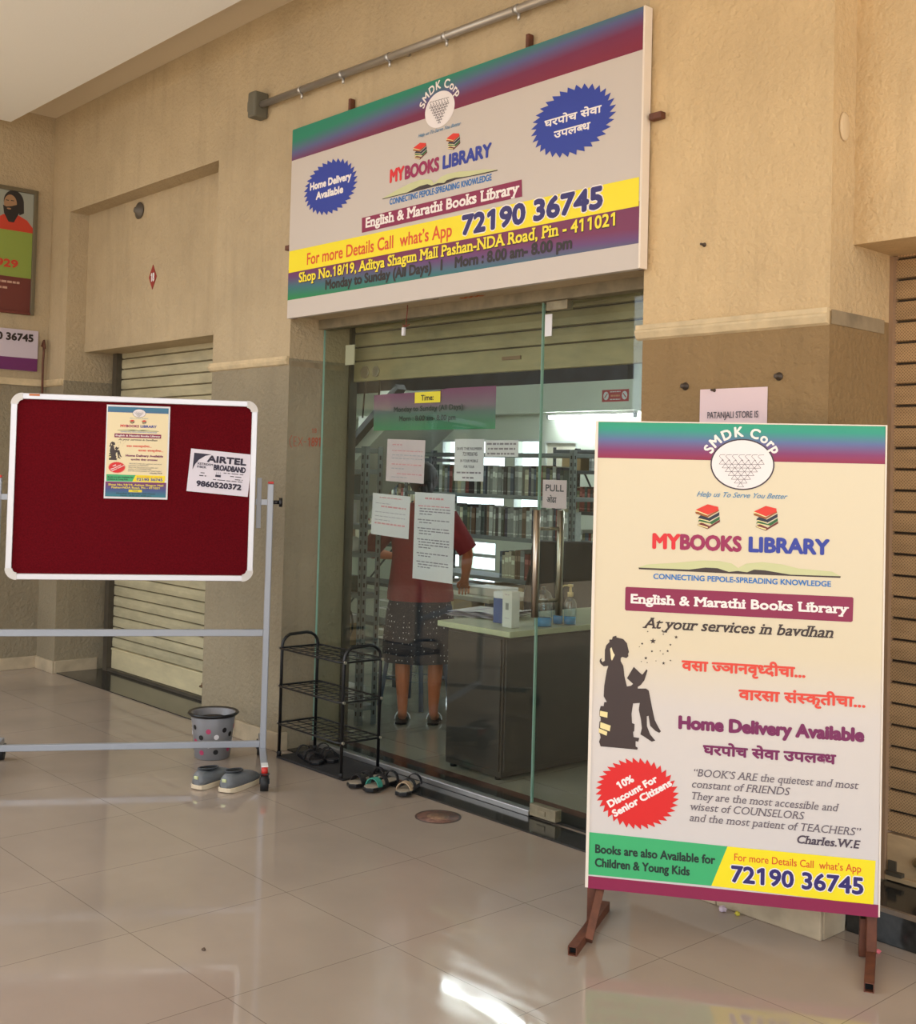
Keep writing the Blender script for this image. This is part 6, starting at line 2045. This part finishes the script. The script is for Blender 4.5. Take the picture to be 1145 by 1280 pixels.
for k, (x, z, w, h, m, lab) in enumerate(((-6.10, .4705, .26, .13, box_br, 'brown box on the second lowest shelf of the slim rack'), (-6.08, .1205, .28, .10, white_pl, 'pale box on the lowest shelf of the slim rack'), (-6.09, .601, .22, .05, mat('book_flat_white', rgb(200, 196, 190), .6), 'flat pale packet lying on the brown box of the slim rack'))):
    o = MB().box((0, 0, 0), (w, .12, h), m).build('storage_box' if k < 2 else 'paper_packet', None, (x, 4.39, z), bevel=.003)
    tag(o, lab, 'box' if k < 2 else 'packet')
t = empty('wire_basket', (-7.0, 5.55, .25), 0, 'white wire stand on the floor left of the woman', 'basket')
t.location.z = 0
wb = MB()
for z in (.03, .30, .36, .52, .58):
    wb.tube([(0, 0, z), (.22, 0, z), (.22, .2, z), (0, .2, z)], .005, white_pl, 6, closed=True)
for x, y in ((0, 0), (.22, 0), (.22, .2), (0, .2)):
    wb.tube([(x, y, 0), (x, y, .58)], .005, white_pl, 6)
wb.build('wire_frame', t)

# staircase running up at the left inside, with hanging cords
t = empty('staircase', (-8.9, 5.9, 0), 0, 'sloping concrete stair flight seen high at the left inside the library', 'stairs')
conc = mat('stair_concrete', rgb(206, 208, 198), .8, var=.1, vscale=3)
prof = [(0, 1.0)]
N = 6
for k in range(N):
    prof += [(.28 * k, 1.0 + .20 * (k + 1)), (.28 * (k + 1), 1.0 + .20 * (k + 1))]
prof += [(.28 * N, 1.0 + .20 * N - .18), (.10, .98)]
MB().prism(prof, 0, .7, conc).build('flight', t)
MB().bar((-.02, -.03, .97), (1.70, -.03, 2.22), .05, .09, mat('stringer_dark', rgb(48, 52, 56), .6), up=(0, 1, 0)).build('stringer', t)
MB().box((-.05, .2, 0), (.15, .7, 1.0), conc).build('support', t)
cord = mat('cord_dark', rgb(34, 34, 36), .6)
t = empty('cord_bundle', (-6.05, 4.75, 2.9), 0, 'dark cords hanging from the library ceiling at the left', 'cords')
for k, (x, b_, L) in enumerate(((-.28, .03, 1.20), (-.20, .05, 1.0), (-.10, -.08, .78), (-.02, .03, .86), (.08, -.04, .64), (.2, .03, .7))):
    MB().tube([(x, 0, 0), (x + b_ * .4, .01, -L * .4), (x + b_, .0, -L * .75), (x + b_ * .6, .0, -L)], .006, cord, 6).build('cord', t)
MB().tube([(-.1, 0, -.62), (-.03, .01, -.66), (.0, 0, -.61), (-.05, -.01, -.59)], .008, cord, 6, closed=True).build('knot', t)

# ------------------------------------------------------------------ the woman
WX, WY, WR = -5.57, 4.74, R(46)
skin = mat('skin', rgb(206, 122, 84), .55, spec=.3)
shirt_m = mat('shirt_red', rgb(136, 42, 46), .85, bump=.3, bscale=40)
t = empty('person', (WX, WY, 0), WR, 'person in a red top and dark dotted skirt standing with back to the glass', 'person')
def skin_body(name, parts, parent, m, root=0, sub=2):
    """parts: list of (points, radii) chains; points equal to an earlier one are shared"""
    verts, rad, edges, idx = [], [], [], {}
    for pts, rs in parts:
        prev = None
        for p, r in zip(pts, rs):
            key = tuple(round(c, 4) for c in p)
            if key not in idx:
                idx[key] = len(verts)
                verts.append(p)
                rad.append(r if isinstance(r, tuple) else (r, r))
            i = idx[key]
            if prev is not None and prev != i:
                edges.append((prev, i))
            prev = i
    me = bpy.data.meshes.new(name)
    me.from_pydata(verts, edges, [])
    me.materials.append(m)
    o = bpy.data.objects.new(name, me)
    COL.objects.link(o)
    o.parent = parent
    md = o.modifiers.new('skin', 'SKIN')
    sv = me.skin_vertices[0].data if me.skin_vertices else None
    if sv is None:
        bpy.context.view_layer.objects.active = o
        o.select_set(True)
        bpy.ops.object.modifier_remove(modifier='skin')
        bpy.ops.object.modifier_add(type='SKIN')
        sv = me.skin_vertices[0].data
    for i, v in enumerate(sv):
        v.radius = rad[i]
        v.use_root = (i == root)
    md2 = o.modifiers.new('sub', 'SUBSURF')
    md2.levels = sub
    md2.render_levels = sub
    return o


pel = (0, 0, .84)
def arm(s, elbow, wrist):
    sh = (s * .155, .0, 1.29)
    return ([(0, 0, 1.27), (s * .09, .0, 1.285), sh, tuple((a + b) / 2 for a, b in zip(sh, elbow)), elbow, tuple(a * .5 + b * .5 for a, b in zip(elbow, wrist)), wrist],
            [.09, .062, .050, .042, .036, .036, .023])


eL, wL = (-.345, .15, 1.04), (-.20, .33, 1.00)
eR, wR = (.29, .02, 1.07), (.27, .20, .87)
def hand(w, d, side, thumb):
    """palm and five fingers from the wrist w along d, fingers spread along side"""
    w, d, side = Vector(w), Vector(d).normalized(), Vector(side).normalized()
    nrm = d.cross(side).normalized()
    if nrm.z < 0:
        nrm = -nrm
    palm = w + d * .045
    ch = [([tuple(w), tuple(palm)], [.023, (.030, .018)])]
    for k, (off, L) in enumerate(((-.030, .062), (-.010, .070), (.010, .066), (.028, .052))):
        b = palm + side * off + d * .030
        m1 = b + d * L * .5 - nrm * .006
        e = b + d * L * .85 - nrm * .024
        ch.append(([tuple(palm), tuple(b), tuple(m1), tuple(e)], [(.030, .018), .0095, .0085, .007]))
    tb = w + d * .02 + side * thumb * .028
    ch.append(([tuple(w), tuple(tb), tuple(tb + d * .03 + side * thumb * .016), tuple(tb + d * .052 + side * thumb * .010 - nrm * .01)], [.023, .011, .010, .008]))
    return ch


parts = [([pel, (0, -.01, 1.0), (0, .0, 1.15), (0, 0, 1.27), (0, .01, 1.37), (0, .025, 1.43), (0, .03, 1.49), (0, .025, 1.56)], [(.145, .10), (.125, .09), (.14, .095), .09, .048, .05, (.068, .085), (.055, .07)])]
parts.append(([pel, (-.09, 0, .78), (-.10, .01, .46), (-.095, -.015, .30), (-.09, -.01, .07), (-.095, .06, .032), (-.10, .13, .022)], [(.145, .10), .085, .052, .050, .030, .032, .022]))
parts.append(([pel, (.09, 0, .78), (.11, .02, .46), (.105, -.01, .30), (.10, .0, .07), (.105, .07, .032), (.11, .14, .022)], [(.145, .10), .085, .052, .050, .030, .032, .022]))
for s, e, w in ((-1, eL, wL), (1, eR, wR)):
    parts.append(arm(s, e, w))
    d = (Vector(w) - Vector(e)).normalized()
    d = (d + Vector((0, .3, -.05))).normalized()
    parts += hand(w, d, d.cross(Vector((0, 0, 1))) * (1), -s)
skin_body('body', parts, t, skin)
# face details
nose = MB().loft([[(x * .012, .112 + .0, 1.50), (0, .112 + .016 * abs(x + .0) + .012, 1.487), (-x * .012, .112, 1.50), (0, .108, 1.52)] for x in (1, .3)], skin)
nose.build('nose', t)
eye_m = mat('eye_dark', rgb(30, 22, 18), .3)
for s in (-1, 1):
    MB().lathe([(0, -.009), (.007, -.006), (.009, 0), (.007, .006), (0, .009)], eye_m, (s * .030, .100, 1.515), 10).build('eye', t)
    MB().lathe([(0, -.028), (.008, -.02), (.011, 0), (.010, .018), (0, .028)], skin, (s * .070, .02, 1.50), 10).build('ear', t)
MB().box((-.022, .100, 1.452), (.022, .108, 1.460), mat('lips', rgb(140, 66, 60), .5)).build('mouth', t, bevel=.003)
# hair: cap with a low bun
hair = mat('hair_dark', rgb(26, 20, 18), .55, bump=.3, bscale=90, var=.3, vscale=30)
bm = bmesh.new()
bmesh.ops.create_uvsphere(bm, u_segments=28, v_segments=18, radius=1)
for v in bm.verts:
    x, y, z = v.co
    f = 1.0
    if y > .35 and z < .35:
        f = .80
    v.co = Vector((x * .092 * f, (y * .108 - .008) * f, z * (.098 if z > 0 else .115) + 1.52))
    if v.co.z < 1.425:
        v.co.z = 1.425 + (v.co.z - 1.425) * .2
me = bpy.data.meshes.new('hair')
bm.to_mesh(me)
bm.free()
me.materials.append(hair)
for p in me.polygons:
    p.use_smooth = True
ho = bpy.data.objects.new('hair', me)
COL.objects.link(ho)
ho.parent = t
MB().lathe([(0, -.045), (.03, -.036), (.046, 0), (.03, .036), (0, .045)], hair, (.03, -.115, 1.45), 16).build('hair_bun', ho)
# red top: one garment with short sleeves
def ell(cx, cy, z, rx, ry, n=28, wave=0.0, ph=0.0):
    return [(cx + rx * math.cos(2 * math.pi * k / n) * (1 + wave * math.sin(7 * 2 * math.pi * k / n + ph)), cy + ry * math.sin(2 * math.pi * k / n) * (1 + wave * math.sin(7 * 2 * math.pi * k / n + ph)), z) for k in range(n)]


top = MB()
top.loft([ell(0, -.005, .76, .205, .145, wave=.03), ell(0, -.005, .80, .205, .145, wave=.03), ell(0, -.01, .92, .190, .132, wave=.02), ell(0, -.008, 1.03, .182, .128, wave=.02, ph=1), ell(0, 0, 1.16, .192, .132, wave=.01), ell(0, .0, 1.25, .196, .125), ell(0, .0, 1.30, .175, .105), ell(0, .003, 1.335, .125, .085), ell(0, .008, 1.36, .075, .065)], shirt_m, cap=False)
for s, e in ((-1, eL), (1, eR)):
    sh = Vector((s * .150, 0, 1.275))
    ev = Vector(e)
    top.tube([tuple(sh), tuple(sh.lerp(ev, .35)), tuple(sh.lerp(ev, .75)), tuple(sh.lerp(ev, .98))], [.074, .070, .066, .064], shirt_m, 18, caps=False)
top.build('red_top', t)
# skirt with small white dots
sk_m = bpy.data.materials.new('skirt_dotted')
sk_m.use_nodes = True
nt = sk_m.node_tree
bs = nt.nodes['Principled BSDF']
bs.inputs['Roughness'].default_value = .8
tc = nt.nodes.new('ShaderNodeTexCoord')
sp = nt.nodes.new('ShaderNodeSeparateXYZ')
nt.links.new(tc.outputs['Object'], sp.inputs[0])
at2 = nt.nodes.new('ShaderNodeMath')
at2.operation = 'ARCTAN2'
nt.links.new(sp.outputs['Y'], at2.inputs[0])
nt.links.new(sp.outputs['X'], at2.inputs[1])
cb = nt.nodes.new('ShaderNodeCombineXYZ')
nt.links.new(at2.outputs[0], cb.inputs['X'])
nt.links.new(sp.outputs['Z'], cb.inputs['Z'])
mp = nt.nodes.new('ShaderNodeMapping')
mp.inputs['Rotation'].default_value = (0, 0, 0)
mp.inputs['Scale'].default_value = (9, 1, 30)
nt.links.new(cb.outputs[0], mp.inputs['Vector'])
vo = nt.nodes.new('ShaderNodeTexVoronoi')
vo.inputs['Scale'].default_value = 1
vo.inputs['Randomness'].default_value = .3
lt = nt.nodes.new('ShaderNodeMath')
lt.operation = 'LESS_THAN'
lt.inputs[1].default_value = .13
mx = nt.nodes.new('ShaderNodeMixRGB')
mx.inputs['Color1'].default_value = rgb(26, 30, 46)
mx.inputs['Color2'].default_value = rgb(206, 210, 220)
nt.links.new(mp.outputs[0], vo.inputs['Vector'])
nt.links.new(vo.outputs['Distance'], lt.inputs[0])
nt.links.new(lt.outputs[0], mx.inputs['Fac'])
nt.links.new(mx.outputs[0], bs.inputs['Base Color'])
sk = MB()
sk.loft([ell(0, 0, .385, .225, .175, wave=.05), ell(0, 0, .40, .226, .176, wave=.05), ell(0, -.005, .55, .222, .168, wave=.04), ell(0, -.01, .70, .205, .15, wave=.02), ell(0, -.005, .80, .182, .132), ell(0, -.005, .86, .17, .12)], sk_m, cap=False)
sk.build('dotted_skirt', t)
for s, y0 in ((-1, 0), (1, .01)):
    x = s * .095 - (0 if s < 0 else -.008)
    f = MB().loft([[(x + px * 1.0, py + y0, z) for px, py in ((-.035, -.05), (-.042, .06), (-.034, .155), (.0, .178), (.034, .155), (.040, .06), (.033, -.05), (0, -.065))] for z in (0, .012)], black, smooth=False)
    so = f.build('sandal', t)
    rr = []
    for k in range(9):
        q = math.pi * k / 8
        rr.append([(x + .046 * math.cos(q), .06 + y0, .010 + .052 * math.sin(q)), (x + .046 * math.cos(q), .095 + y0, .008 + .042 * math.sin(q)), (x + .050 * math.cos(q), .095 + y0, .010 + .046 * math.sin(q)), (x + .050 * math.cos(q), .06 + y0, .012 + .056 * math.sin(q))])
    MB().loft(rr, silver_strap, smooth=False).build('sandal_strap', so)
